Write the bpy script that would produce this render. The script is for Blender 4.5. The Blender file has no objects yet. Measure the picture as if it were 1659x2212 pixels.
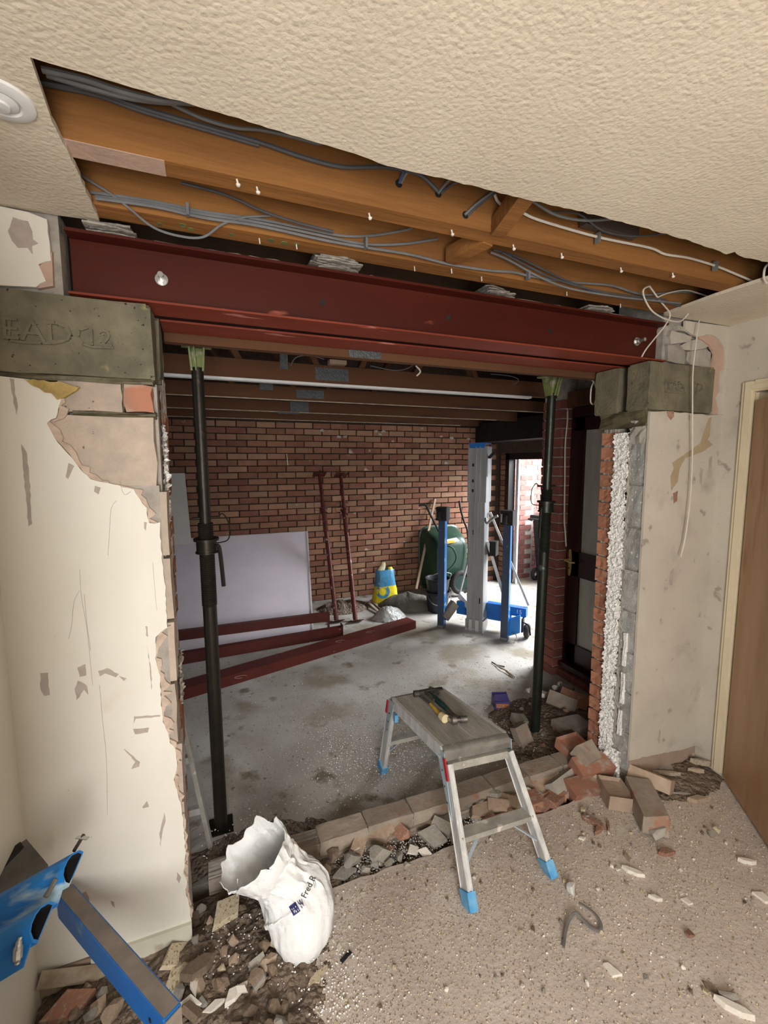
import bpy, bmesh, math, random
import numpy as np
from mathutils import Vector, Matrix, noise
from mathutils.bvhtree import BVHTree
from mathutils.geometry import tessellate_polygon

SC = bpy.context.scene
COL = SC.collection
# ------------------------------------------------------------------ camera
CX, CY, F = 829.5, 1106.0, 968.9
_y, _p, _r = [math.radians(a) for a in (21.567, 6.261, 0.15)]
_f = Vector((math.sin(_y)*math.cos(_p), math.cos(_y)*math.cos(_p), -math.sin(_p)))
_a = Vector((math.cos(_y), -math.sin(_y), 0)); _b = _f.cross(_a)
RT = _a*math.cos(_r) + _b*math.sin(_r)
DN = -_a*math.sin(_r) + _b*math.cos(_r)
CAM = Vector((0, -1.58, 1.71))
cd = bpy.data.cameras.new('camera'); co = bpy.data.objects.new('camera', cd); COL.objects.link(co)
cd.sensor_fit = 'VERTICAL'; cd.sensor_height = 36.0; cd.lens = F/2212*36
cd.clip_start = 0.02; cd.clip_end = 100
m = Matrix((RT, -DN, -_f)).transposed().to_4x4(); m.translation = CAM
co.matrix_world = m
SC.camera = co
# ------------------------------------------------------------------ world, lights, exposure
SC.view_settings.view_transform = 'Standard'; SC.view_settings.look = 'None'
SC.view_settings.exposure = 0.0; SC.view_settings.gamma = 1.0
SC.view_settings.use_curve_mapping = False
w = bpy.data.worlds.new('world'); SC.world = w; w.use_nodes = True
wn = w.node_tree.nodes; wl = w.node_tree.links; bg = wn['Background']
bg.inputs[0].default_value = (0.82, 0.90, 1.0, 1); bg.inputs[1].default_value = 3.2
def area(name, loc, target, sx, sy, power, col):
    l = bpy.data.lights.new(name, 'AREA'); l.shape = 'RECTANGLE'; l.size = sx; l.size_y = sy
    l.energy = power; l.color = col
    o = bpy.data.objects.new(name, l); COL.objects.link(o); o.location = loc
    o.rotation_euler = (Vector(target)-Vector(loc)).to_track_quat('-Z', 'Y').to_euler()
    return o
area('assumed_daylight_lamp', (-0.12, -2.85, 1.35), (0.5, -.2, .75), .8, 1.3, 80, (1.0, 0.975, 0.94))  # area lamp inside the room for assumed window light; no window is built
area('added_garage_daylight', (5.3, 2.5, 2.35), (2.7, 2.4, 0.0), 2.2, 1.2, 480, (0.95, 0.98, 1.0))  # area lamp added outside, above the opening, standing in for the sky
# added, unseen warm point light high in the near room, behind the camera
_l = bpy.data.lights.new('added_warm_lamp', 'POINT'); _l.energy = 9; _l.color = (1.0, 0.84, 0.62); _l.shadow_soft_size = 0.12
_o = bpy.data.objects.new('added_warm_lamp', _l); COL.objects.link(_o); _o.location = (1.2, -2.4, 2.05)

# ------------------------------------------------------------------ helpers
def ray(px, py):
    return (RT*(px-CX) + DN*(py-CY) + _f*F).normalized()
def U(px, py, ax, val):
    """point of the plane x/y/z = val seen at a photograph pixel"""
    d = ray(px, py); i = 'xyz'.index(ax)
    return CAM + d*((val-CAM[i])/d[i])
R = random.Random(7)
def ru(a, b): return R.uniform(a, b)
def V(*a): return Vector(a)
def new(): return bmesh.new()

def put(o, name, parent, label, cat, group, kind):
    COL.objects.link(o)
    if parent is not None: o.parent = parent
    if label: o['label'] = label
    if cat: o['category'] = cat
    if group: o['group'] = group
    if kind: o['kind'] = kind
    return o
def mk(name, bm, mat, parent=None, label=None, cat=None, group=None, kind=None, smooth=False, recalc=True):
    if recalc: bmesh.ops.recalc_face_normals(bm, faces=bm.faces)
    me = bpy.data.meshes.new(name); bm.to_mesh(me); bm.free()
    mats = mat if isinstance(mat, (list, tuple)) else [mat]
    for mm in mats: me.materials.append(mm)
    if smooth:
        for p in me.polygons: p.use_smooth = True
        try: me.set_sharp_from_angle(angle=math.radians(42))
        except Exception: pass
    o = bpy.data.objects.new(name, me)
    if parent is not None:
        q = parent; off = Vector()
        while q is not None: off += q.location; q = q.parent
        if off.length > 0: me.transform(Matrix.Translation(-off))
    return put(o, name, parent, label, cat, group, kind)
def inst(name, me, parent, loc, rot=(0, 0, 0), sc=(1, 1, 1), **k):
    o = bpy.data.objects.new(name, me)
    put(o, name, parent, k.get('label'), k.get('cat'), k.get('group'), k.get('kind'))
    off = Vector(); q = parent
    while q is not None: off += q.location; q = q.parent
    o.location = Vector(loc)-off; o.rotation_euler = rot; o.scale = sc
    return o
def thing(name, label, cat, loc=(0, 0, 0), rotz=0, group=None):
    o = bpy.data.objects.new(name, None); o.empty_display_size = 0.05
    o.location = loc; o.rotation_euler = (0, 0, rotz)
    return put(o, name, None, label, cat, group, None)
def kids(o): return [c for c in bpy.data.objects if c.parent == o]
def dup(root, loc, rot, label=None, group=None):
    r = root.copy(); COL.objects.link(r); r.location = loc; r.rotation_euler = rot
    if label: r['label'] = label
    if group: r['group'] = group
    for ch in kids(root):
        c = ch.copy(); COL.objects.link(c); c.parent = r
        for g in kids(ch):
            d = g.copy(); COL.objects.link(d); d.parent = c
    return r
def box(bm, x0, x1, y0, y1, z0, z1, mi=0):
    v = [bm.verts.new(p) for p in ((x0,y0,z0),(x1,y0,z0),(x1,y1,z0),(x0,y1,z0),(x0,y0,z1),(x1,y0,z1),(x1,y1,z1),(x0,y1,z1))]
    for f in ((0,3,2,1),(4,5,6,7),(0,1,5,4),(1,2,6,5),(2,3,7,6),(3,0,4,7)):
        q = bm.faces.new([v[i] for i in f]); q.material_index = mi
    return v
def beam(bm, p0, p1, w, h, up=(0, 0, 1), mi=0, w2=None, h2=None):
    """box from p0 to p1; w across, h along up"""
    p0, p1, up = Vector(p0), Vector(p1), Vector(up)
    d = (p1-p0).normalized(); s = d.cross(up)
    if s.length < 1e-4: s = d.cross(Vector((1, 0, 0)))
    s.normalize(); u = s.cross(d).normalized()
    w2 = w if w2 is None else w2; h2 = h if h2 is None else h2
    v = []
    for p, a, b in ((p0, w, h), (p1, w2, h2)):
        for i, j in ((-1,-1),(1,-1),(1,1),(-1,1)): v.append(bm.verts.new(p+s*(i*a/2)+u*(j*b/2)))
    for f in ((0,1,2,3),(7,6,5,4),(0,4,5,1),(1,5,6,2),(2,6,7,3),(3,7,4,0)):
        q = bm.faces.new([v[i] for i in f]); q.material_index = mi
    return v
def ring(bm, c, a, b, r, n, ph=0):
    return [bm.verts.new(c + a*(r*math.cos(2*math.pi*i/n+ph)) + b*(r*math.sin(2*math.pi*i/n+ph))) for i in range(n)]
def frame(d):
    a = d.orthogonal().normalized(); return a, d.cross(a).normalized()
def cyl(bm, p0, p1, r0, r1=None, n=14, cap=True, mi=0):
    p0, p1 = Vector(p0), Vector(p1); r1 = r0 if r1 is None else r1
    a, b = frame((p1-p0).normalized())
    A, B = ring(bm, p0, a, b, r0, n), ring(bm, p1, a, b, r1, n)
    for i in range(n):
        f = bm.faces.new((A[i], A[(i+1) % n], B[(i+1) % n], B[i])); f.material_index = mi
    if cap:
        for q in (A, B):
            f = bm.faces.new(q); f.material_index = mi
def spline(pts, k=6):
    P = [Vector(p) for p in pts]
    if len(P) < 3: return P
    out = []
    for i in range(len(P)-1):
        a = P[max(i-1, 0)]; b = P[i]; c = P[i+1]; d = P[min(i+2, len(P)-1)]
        for j in range(k):
            t = j/k
            out.append(0.5*((2*b)+(c-a)*t+(2*a-5*b+4*c-d)*t*t+(3*b-a-3*c+d)*t**3))
    out.append(P[-1]); return out
def tube(bm, pts, r, n=8, k=6, cap=True, flat=1.0, mi=0):
    P = spline(pts, k) if k else [Vector(p) for p in pts]
    t = (P[1]-P[0]).normalized(); a, b = frame(t); prev = None
    for i, p in enumerate(P):
        t2 = (P[min(i+1, len(P)-1)]-P[max(i-1, 0)]).normalized()
        a = (a - t2*a.dot(t2)); a = a.normalized() if a.length > 1e-6 else frame(t2)[0]
        b = t2.cross(a).normalized()
        rr = r[min(i*len(r)//len(P), len(r)-1)] if isinstance(r, (list, tuple)) else r
        c = [bm.verts.new(p + a*(rr*math.cos(2*math.pi*j/n)) + b*(rr*flat*math.sin(2*math.pi*j/n))) for j in range(n)]
        if prev:
            for j in range(n):
                f = bm.faces.new((prev[j], prev[(j+1) % n], c[(j+1) % n], c[j])); f.material_index = mi
        elif cap: bm.faces.new(c)
        prev = c
    if cap: bm.faces.new(prev)
def lathe(bm, prof, c, n=24, ax=2):
    """prof: (r, h) pairs turned about an axis through c"""
    c = Vector(c); prev = None
    for r, h in prof:
        q = []
        for i in range(n):
            t = 2*math.pi*i/n; p = [r*math.cos(t), r*math.sin(t), h]
            if ax == 0: p = [p[2], p[0], p[1]]
            if ax == 1: p = [p[0], p[2], p[1]]
            q.append(bm.verts.new(c+Vector(p)))
        if prev:
            for i in range(n): bm.faces.new((prev[i], prev[(i+1) % n], q[(i+1) % n], q[i]))
        prev = q
def prism(bm, poly, fn, d0, d1, mi=0):
    """poly: 2D outline (may be concave); fn(u, v, d) gives a point"""
    n = len(poly)
    A = [bm.verts.new(fn(u, v, d0)) for u, v in poly]; B = [bm.verts.new(fn(u, v, d1)) for u, v in poly]
    for t in tessellate_polygon([[Vector((u, v, 0)) for u, v in poly]]):
        for q in (A, B):
            try: f = bm.faces.new([q[i] for i in t]); f.material_index = mi
            except ValueError: pass
    for i in range(n):
        f = bm.faces.new((A[i], A[(i+1) % n], B[(i+1) % n], B[i])); f.material_index = mi
XZ = lambda u, v, d: Vector((u, d, v))
YZ = lambda u, v, d: Vector((d, u, v))
XY = lambda u, v, d: Vector((u, v, d))
def rough(pts, amp, step=0.02, seed=0):
    """subdivide and jitter an outline"""
    rr = random.Random(seed); out = []
    for (a, b), (c, d) in zip(pts[:-1], pts[1:]):
        n = max(1, int(math.hypot(c-a, d-b)/step))
        for i in range(n):
            t = i/n; out.append((a+(c-a)*t+rr.uniform(-amp, amp), b+(d-b)*t+rr.uniform(-amp, amp)))
    out.append(pts[-1]); return out
def hull(bm, pts):
    vs = [bm.verts.new(p) for p in pts]
    r = bmesh.ops.convex_hull(bm, input=vs)
    dead = [e for e in r['geom_interior'] if isinstance(e, bmesh.types.BMVert)]
    if dead: bmesh.ops.delete(bm, geom=dead, context='VERTS')
def chunk(seed, kind='stone'):
    rr = random.Random(seed); bm = new(); pts = []
    if kind == 'stone':
        for i in range(13):
            v = Vector([rr.gauss(0, 1) for _ in range(3)]).normalized()
            pts.append(Vector((v.x*0.5, v.y*0.42, v.z*0.36))*rr.uniform(0.8, 1.0))
    elif kind == 'shard':       # flat plate with an angular outline
        n = rr.randint(4, 6)
        for i in range(n):
            t = 2*math.pi*(i+rr.uniform(-.3, .3))/n; r = rr.uniform(.34, .52)
            pts += [Vector((r*math.cos(t), .62*r*math.sin(t), -.06)), Vector((.96*r*math.cos(t), .6*r*math.sin(t), .06))]
    elif kind == 'half':        # broken brick: square at one end, snapped at the other
        for y in (-.24, .24):
            for z in (-.16, .16):
                pts.append(Vector((-.5, y, z))); pts.append(Vector((rr.uniform(.2, .5), y, z)))
        pts.append(Vector((.52, rr.uniform(-.1, .1), rr.uniform(-.08, .08))))
    hull(bm, pts)
    return bm
def textmesh(txt, size, ext=0.0, align='CENTER'):
    cu = bpy.data.curves.new('text', 'FONT'); cu.body = txt; cu.size = size; cu.extrude = ext
    cu.align_x = align; cu.align_y = 'CENTER'; cu.resolution_u = 2
    o = bpy.data.objects.new('text', cu); COL.objects.link(o)
    dg = bpy.context.evaluated_depsgraph_get()
    me = bpy.data.meshes.new_from_object(o.evaluated_get(dg)); bm = new(); bm.from_mesh(me)
    bpy.data.objects.remove(o); bpy.data.meshes.remove(me)
    return bm

# ------------------------------------------------------------------ materials
def mat(name, c1, c2=None, scale=8, rough_=0.8, bump=0.0, bscale=40, metal=0, detail=6, stretch=None,
        spots=None, tint=0.0, lo=0.35, hi=0.65, spec=0.3, bdist=0.004, ramp=None, voro=0.0, vscale=60, alpha=1, trans=0):
    m_ = bpy.data.materials.new(name); m_.use_nodes = True
    N, L = m_.node_tree.nodes, m_.node_tree.links; b = N['Principled BSDF']
    b.inputs['Roughness'].default_value = rough_; b.inputs['Metallic'].default_value = metal
    b.inputs['Specular IOR Level'].default_value = spec
    if alpha < 1: b.inputs['Alpha'].default_value = alpha
    if trans: b.inputs['Transmission Weight'].default_value = trans
    tc = N.new('ShaderNodeTexCoord'); mp = N.new('ShaderNodeMapping'); L.new(tc.outputs['Object'], mp.inputs[0])
    if stretch: mp.inputs['Scale'].default_value = stretch
    oi = N.new('ShaderNodeObjectInfo'); ge = N.new('ShaderNodeNewGeometry')
    ad = N.new('ShaderNodeMath'); ad.operation = 'ADD'; L.new(oi.outputs['Random'], ad.inputs[0]); L.new(ge.outputs['Random Per Island'], ad.inputs[1])
    fr = N.new('ShaderNodeMath'); fr.operation = 'FRACT'; L.new(ad.outputs[0], fr.inputs[0])
    # shift the pattern per object
    va = N.new('ShaderNodeVectorMath'); va.operation = 'ADD'; L.new(mp.outputs[0], va.inputs[0])
    sc_ = N.new('ShaderNodeVectorMath'); sc_.operation = 'SCALE'; sc_.inputs['Scale'].default_value = 7.0 if tint or ramp else 0.0
    cmb = N.new('ShaderNodeCombineXYZ'); 
    for i in range(3): L.new(fr.outputs[0], cmb.inputs[i])
    L.new(cmb.outputs[0], sc_.inputs[0]); L.new(sc_.outputs[0], va.inputs[1])
    vec = va.outputs[0]
    nz = N.new('ShaderNodeTexNoise'); nz.inputs['Scale'].default_value = scale; nz.inputs['Detail'].default_value = detail
    nz.inputs['Roughness'].default_value = 0.62; L.new(vec, nz.inputs['Vector'])
    cr = N.new('ShaderNodeValToRGB'); L.new(nz.outputs['Fac'], cr.inputs[0])
    c2 = c2 or tuple(x*0.8 for x in c1)
    e = cr.color_ramp.elements; e[0].position = lo; e[0].color = (*c1, 1); e[1].position = hi; e[1].color = (*c2, 1)
    out = cr.outputs[0]
    def mix(fac, a, bcol, mode='MIX'):
        x = N.new('ShaderNodeMix'); x.data_type = 'RGBA'; x.blend_type = mode
        if isinstance(fac, float): x.inputs[0].default_value = fac
        else: L.new(fac, x.inputs[0])
        L.new(a, x.inputs[6])
        if isinstance(bcol, tuple): x.inputs[7].default_value = (*bcol, 1)
        else: L.new(bcol, x.inputs[7])
        return x.outputs[2]
    if ramp:
        r2 = N.new('ShaderNodeValToRGB'); L.new(fr.outputs[0], r2.inputs[0])
        el = r2.color_ramp.elements
        while len(el) < len(ramp): el.new(0.5)
        for i, c in enumerate(ramp): el[i].position = i/len(ramp); el[i].color = (*c, 1)
        out = mix(0.5, out, r2.outputs[0])
    if tint:
        mr = N.new('ShaderNodeMapRange'); mr.inputs['To Min'].default_value = 1-tint; mr.inputs['To Max'].default_value = 1+tint
        L.new(fr.outputs[0], mr.inputs['Value'])
        cc = N.new('ShaderNodeCombineColor'); 
        for i in range(3): L.new(mr.outputs[0], cc.inputs[i])
        out = mix(1.0, out, cc.outputs[0], 'MULTIPLY')
    for (sc, th, wd, colr) in (spots or []):
        n2 = N.new('ShaderNodeTexNoise'); n2.inputs['Scale'].default_value = sc; n2.inputs['Detail'].default_value = 5
        L.new(vec, n2.inputs['Vector']); r3 = N.new('ShaderNodeValToRGB'); L.new(n2.outputs['Fac'], r3.inputs[0])
        r3.color_ramp.elements[0].position = th; r3.color_ramp.elements[0].color = (0,0,0,1)
        r3.color_ramp.elements[1].position = th+wd; r3.color_ramp.elements[1].color = (1,1,1,1)
        out = mix(r3.outputs[0], out, colr)
    L.new(out, b.inputs['Base Color'])
    if bump:
        n3 = N.new('ShaderNodeTexNoise'); n3.inputs['Scale'].default_value = bscale; n3.inputs['Detail'].default_value = 5
        L.new(vec, n3.inputs['Vector']); h = n3.outputs['Fac']
        if voro:
            vn = N.new('ShaderNodeTexVoronoi'); vn.inputs['Scale'].default_value = vscale; L.new(vec, vn.inputs['Vector'])
            mm = N.new('ShaderNodeMath'); mm.operation = 'MULTIPLY_ADD'; mm.inputs[1].default_value = -voro
            L.new(vn.outputs['Distance'], mm.inputs[0]); L.new(h, mm.inputs[2]); h = mm.outputs[0]
        bp = N.new('ShaderNodeBump'); bp.inputs['Strength'].default_value = bump; bp.inputs['Distance'].default_value = bdist
        L.new(h, bp.inputs['Height']); L.new(bp.outputs[0], b.inputs['Normal'])
    return m_

BR = [(.22,.085,.055),(.27,.12,.075),(.36,.22,.13),(.21,.08,.055),(.38,.27,.165),(.25,.105,.07),(.18,.068,.048),(.32,.17,.10),(.28,.125,.085),(.33,.21,.135)]
M = dict(
 ceiling=mat('ceiling_artex', (.69,.62,.50), (.62,.55,.44), 2.5, .85, 0.5, 110, bdist=.004, voro=.6, vscale=85, spots=[(3,.66,.12,(.62,.47,.36))]),
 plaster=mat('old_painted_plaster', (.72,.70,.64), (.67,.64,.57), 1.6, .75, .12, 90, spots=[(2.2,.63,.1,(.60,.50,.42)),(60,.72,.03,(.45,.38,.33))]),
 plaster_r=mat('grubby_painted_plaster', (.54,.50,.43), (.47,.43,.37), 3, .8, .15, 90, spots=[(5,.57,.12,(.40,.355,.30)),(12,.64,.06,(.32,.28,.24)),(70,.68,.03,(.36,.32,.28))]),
 pinkplaster=mat('bare_pink_plaster', (.52,.36,.28), (.42,.30,.24), 12, .9, .5, 60),
 plasteredge=mat('crumbling_plaster_edge', (.58,.46,.37), (.40,.31,.25), 25, .95, .8, 80),
 chip=mat('scraped_paint', (.36,.31,.28), (.44,.38,.34), 20, .9, .2, 60),
 block=mat('concrete_block', (.47,.38,.31), (.36,.31,.26), 14, .95, .8, 90, tint=.1, spots=[(45,.68,.04,(.16,.14,.12))]),
 greyblock=mat('grey_block', (.42,.42,.40), (.30,.30,.29), 18, .95, .9, 120, tint=.12, spots=[(60,.62,.04,(.62,.62,.60)),(70,.72,.04,(.12,.12,.12))]),
 padstone=mat('padstone_concrete', (.19,.17,.115), (.11,.10,.07), 9, .85, .9, 70, spots=[(16,.66,.08,(.25,.22,.10)),(85,.66,.03,(.025,.022,.02))]),
 mortar=mat('mortar', (.40,.37,.33), (.28,.25,.22), 20, .95, .8, 70),
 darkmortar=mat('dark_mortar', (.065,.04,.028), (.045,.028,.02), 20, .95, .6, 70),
 wetmortar=mat('wet_mortar', (.14,.12,.07), (.07,.06,.04), 15, .45, .9, 50),
 brick=mat('garage_brick', (.27,.135,.085), (.17,.075,.05), 9, .92, .6, 60, tint=.2, ramp=BR, spots=[(7,.68,.07,(.48,.36,.29))]),
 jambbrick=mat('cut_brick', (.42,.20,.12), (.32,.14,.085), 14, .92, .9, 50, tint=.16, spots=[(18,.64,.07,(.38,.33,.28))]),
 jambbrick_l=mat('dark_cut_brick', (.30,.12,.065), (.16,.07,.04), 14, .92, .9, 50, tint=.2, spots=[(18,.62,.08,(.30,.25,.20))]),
 pierbrick=mat('pier_brick', (.22,.075,.055), (.15,.05,.04), 12, .9, .6, 60, tint=.2),
 outbrick=mat('outside_brick', (.30,.13,.11), (.22,.09,.08), 12, .9, .5, 60, tint=.2),
 outmortar=mat('outside_mortar', (.55,.50,.46), (.48,.43,.40), 12, .9),
 dustbrick=mat('dusty_brick', (.38,.32,.265), (.28,.23,.185), 10, .95, .7, 60, tint=.12, spots=[(12,.62,.08,(.34,.17,.11))]),
 redbrick=mat('broken_red_brick', (.38,.17,.11), (.30,.17,.125), 10, .95, .8, 50, tint=.18, spots=[(14,.52,.12,(.38,.30,.245))]),
 buffbrick=mat('dusty_buff_brick', (.47,.37,.28), (.38,.28,.21), 10, .95, .7, 50, tint=.15, spots=[(12,.64,.08,(.36,.17,.11))]),
 greystone=mat('grey_rubble', (.42,.39,.345), (.32,.295,.26), 10, .95, .8, 50, tint=.2),
 brownstone=mat('brown_rubble', (.27,.20,.145), (.19,.14,.10), 10, .95, .8, 50, tint=.3),
 whitestone=mat('white_plaster_shard', (.78,.74,.67), (.68,.63,.56), 10, .9, .4, 50, tint=.08),
 creamstone=mat('cream_plaster_shard', (.62,.54,.40), (.52,.43,.32), 10, .9, .5, 50, tint=.1, spots=[(16,.56,.06,(.30,.24,.10))]),
 bead=mat('polystyrene_bead', (.86,.86,.84), (.78,.77,.75), 30, .7, .5, 60, bdist=.006, voro=1.2, vscale=150),
 soil=mat('dark_rubble_soil', (.27,.205,.155), (.13,.10,.075), 18, .95, 1.0, 60, bdist=.02, voro=.8, vscale=50, spots=[(90,.68,.04,(.45,.40,.35))]),
 floor=mat('dusty_concrete', (.58,.50,.45), (.48,.41,.365), 2.4, .92, .55, 70, bdist=.006, spots=[(3.4,.56,.14,(.60,.54,.49)),(7,.70,.06,(.25,.22,.17)),(120,.66,.03,(.56,.50,.45))]),
 gfloor=mat('garage_concrete', (.46,.435,.40), (.35,.32,.28), 2.2, .88, .55, 55, bdist=.006, spots=[(1.4,.54,.14,(.54,.52,.49)),(6,.60,.10,(.19,.16,.11)),(1.7,.53,.10,(.27,.235,.18)),(22,.66,.05,(.17,.14,.10)),(100,.70,.03,(.60,.58,.55))]),
 drive=mat('driveway', (.50,.49,.46), (.40,.39,.37), 6, .9, .4, 60),
 joist=mat('orange_timber', (.33,.145,.04), (.20,.085,.024), 7, .8, .9, 45, stretch=(.12,1,1), bdist=.004, spots=[(9,.70,.04,(.16,.06,.02))]),
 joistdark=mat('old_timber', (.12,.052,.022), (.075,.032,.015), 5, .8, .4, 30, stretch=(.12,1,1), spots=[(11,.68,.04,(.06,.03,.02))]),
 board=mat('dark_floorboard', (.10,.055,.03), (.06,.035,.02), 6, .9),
 steel=mat('red_oxide_steel', (.070,.0085,.003), (.05,.006,.0025), 4, .55, .12, 40, spec=.25, spots=[(9,.70,.05,(.36,.09,.06))], stretch=(.3,1,1)),
 steel_scuffed_lit=mat('scuffed_red_oxide_lit_below', (.24,.045,.022), (.17,.028,.014), 5, .6, .12, 40, spec=.25, spots=[(12,.66,.05,(.50,.20,.16))], stretch=(.25,1,1)),  # pale scuffs, plus bounce light from below painted into the base red
 steelflr=mat('red_oxide_steel_on_floor', (.115,.020,.014), (.085,.015,.011), 4, .5, .1, 40, spec=.4, spots=[(12,.72,.03,(.42,.22,.20))]),
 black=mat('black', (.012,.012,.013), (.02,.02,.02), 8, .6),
 rubber=mat('black_rubber', (.02,.02,.02), (.035,.033,.03), 12, .7, .2, 40),
 zinc=mat('zinc_plated', (.62,.62,.60), (.5,.5,.49), 20, .35, metal=.9),
 plate=mat('nail_plate', (.12,.13,.14), (.08,.085,.09), 60, .5, .8, 150, metal=.5),
 slate=mat('slate_packer', (.30,.28,.25), (.13,.12,.11), 40, .8, .8, 90, tint=.4),
 cable=mat('grey_cable', (.19,.195,.20), (.14,.145,.15), 10, .55), cabledark=mat('dark_grey_cable', (.085,.09,.10), (.06,.065,.07), 10, .5),
 cablewhite=mat('white_cable', (.66,.62,.55), (.56,.52,.46), 10, .5), cableblue=mat('blue_cable', (.07,.10,.22), (.06,.08,.18), 10, .5),
 prop=mat('dark_green_prop_steel', (.028,.034,.026), (.018,.02,.017), 10, .38, .3, 60, metal=.55, spec=.5, spots=[(14,.66,.06,(.10,.13,.10))]),
 propl=mat('dark_rusty_prop_steel', (.032,.025,.019), (.02,.018,.014), 10, .4, .3, 60, metal=.5, spots=[(20,.66,.06,(.06,.04,.025))]),
 propgreen=mat('green_paint', (.17,.21,.07), (.12,.14,.06), 14, .6, spots=[(16,.6,.06,(.28,.26,.18))]),
 redprop=mat('red_rusty_prop', (.13,.035,.028), (.08,.025,.02), 10, .45, .3, 60, metal=.3, spots=[(24,.62,.06,(.40,.28,.24))]),
 alu=mat('scuffed_aluminium', (.72,.73,.73), (.52,.53,.53), 30, .42, .2, 80, metal=.35, stretch=(1,1,.2), spots=[(40,.62,.05,(.72,.72,.70))]),
 aludeck=mat('dirty_aluminium_deck', (.44,.42,.38), (.27,.25,.22), 16, .6, .3, 60, metal=.15, stretch=(1,.15,1), spots=[(26,.66,.05,(.55,.52,.47))]),
 aludirty=mat('plaster_splashed_aluminium', (.46,.44,.40), (.30,.29,.26), 14, .5, .3, 60, metal=.2, spots=[(20,.62,.05,(.66,.64,.58))]),
 bluegrey=mat('pale_blue_bracket', (.42,.50,.55), (.36,.44,.5), 14, .5, metal=.2),
 bluefoot=mat('blue_rubber_foot', (.06,.30,.60), (.20,.42,.62), 20, .6),
 redcap=mat('red_plastic', (.45,.02,.04), (.35,.02,.03), 20, .5),
 blue=mat('blue_machine_paint', (.012,.16,.52), (.01,.12,.42), 6, .38, .1, 40, spec=.5, spots=[(9,.68,.06,(.20,.30,.42))]),
 bluebright=mat('worn_blue_paint', (.015,.24,.70), (.012,.18,.58), 6, .32, .1, 40, spec=.6, spots=[(8,.60,.05,(.42,.60,.72))], stretch=(.3,1,1)),
 blueslate=mat('dark_blue_leg', (.05,.08,.14), (.04,.06,.11), 6, .4, spec=.5, spots=[(14,.68,.06,(.14,.20,.30))]),
 dusty=mat('dust_on_blue_paint', (.25,.21,.175), (.17,.145,.125), 12, .8),
 silver=mat('mast_aluminium', (.42,.43,.43), (.32,.33,.33), 12, .4, metal=.4, stretch=(1,1,.15)),
 darkdoor=mat('dark_brown_gloss_door', (.040,.012,.010), (.030,.010,.008), 6, .35, .1, 30, spec=.5),
 brass=mat('brass', (.80,.62,.28), (.70,.52,.22), 20, .3, metal=.5),
 glass=mat('frosted_door_glass', (.66,.68,.64), (.50,.53,.49), 3, .25, .4, 60, stretch=(1,3,.5), spec=.6),
 casing=mat('cream_gloss_architrave', (.66,.58,.42), (.60,.52,.38), 5, .4, spots=[(5,.64,.1,(.50,.42,.32))]),
 leaf=mat('brown_hardboard_door', (.46,.29,.17), (.37,.215,.115), 2.5, .45, .05, 30, stretch=(3,3,.5), spots=[(3,.56,.12,(.27,.12,.04))], spec=.5),
 skirt=mat('pale_skirting_paint', (.63,.62,.52), (.55,.53,.44), 8, .5, spots=[(12,.66,.05,(.45,.40,.32))]),
 pinkboard=mat('pink_plasterboard', (.72,.66,.73), (.65,.60,.66), 3, .85, .05, 60),
 whiteboard=mat('white_board', (.62,.62,.58), (.56,.56,.52), 3, .7),
 paperedge=mat('board_edge', (.52,.52,.52), (.42,.42,.43), 12, .8),
 sack=mat('white_woven_sack', (.84,.85,.86), (.78,.80,.81), 5, .5, .6, 16, bdist=.02, spec=.4),
 navy=mat('navy_print', (.02,.025,.10), (.03,.035,.14), 20, .6), ink=mat('black_print', (.02,.02,.02), (.04,.04,.04), 20, .6), whiteprint=mat('white_print', (.8,.82,.85), (.72,.74,.78), 20, .6),
 bagblue=mat('blue_bag_plastic', (.04,.20,.38), (.08,.26,.42), 10, .35, .4, 16, bdist=.02, spots=[(14,.64,.06,(.4,.48,.5))]),
 bagyellow=mat('yellow_bag_plastic', (.75,.62,.03), (.66,.52,.03), 10, .35, .4, 16, bdist=.02),
 bagcream=mat('cream_bag_lining', (.55,.50,.30), (.48,.43,.28), 10, .5),
 greysack=mat('grey_tarpaulin', (.15,.145,.12), (.10,.095,.08), 6, .6, .6, 14, bdist=.03),
 clear=mat('cloudy_plastic_sheet', (.50,.50,.47), (.36,.36,.34), 10, .22, .9, 14, bdist=.03, spec=.7),
 barrow=mat('dark_green_barrow_plastic', (.014,.05,.03), (.011,.04,.025), 6, .42, .1, 30, spec=.5, spots=[(14,.70,.04,(.10,.15,.11))]),
 bucket=mat('black_bucket_plastic', (.018,.02,.024), (.03,.033,.04), 10, .38, .2, 30, spots=[(9,.64,.06,(.18,.19,.20))]),
 bin=mat('black_wheelie_bin_plastic', (.015,.017,.018), (.02,.022,.024), 6, .5),
 wood=mat('pale_wood_handle', (.42,.31,.22), (.32,.23,.16), 12, .7, stretch=(1,1,.15)),
 splint=mat('splintered_wood', (.50,.43,.34), (.32,.25,.18), 14, .85, .5, 40),
 boxpurple=mat('purple_blue_carton', (.075,.06,.22), (.10,.08,.26), 10, .4), boxorange=mat('orange_print', (.50,.22,.10), (.42,.18,.10), 12, .6),
 carton=mat('pale_carton_inside', (.42,.37,.33), (.34,.30,.28), 10, .8),
 handlegreen=mat('dark_green_grip', (.02,.05,.045), (.015,.035,.03), 20, .5), handleyellow=mat('yellow_handle', (.58,.38,.06), (.48,.30,.05), 20, .5), cream=mat('cream_end', (.70,.60,.36), (.6,.5,.3), 20, .6),
 toolsteel=mat('worn_tool_steel', (.34,.33,.31), (.16,.15,.14), 25, .38, metal=.8), tooldark=mat('grimy_tool_steel', (.10,.09,.075), (.05,.045,.04), 25, .55, metal=.4),
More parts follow.
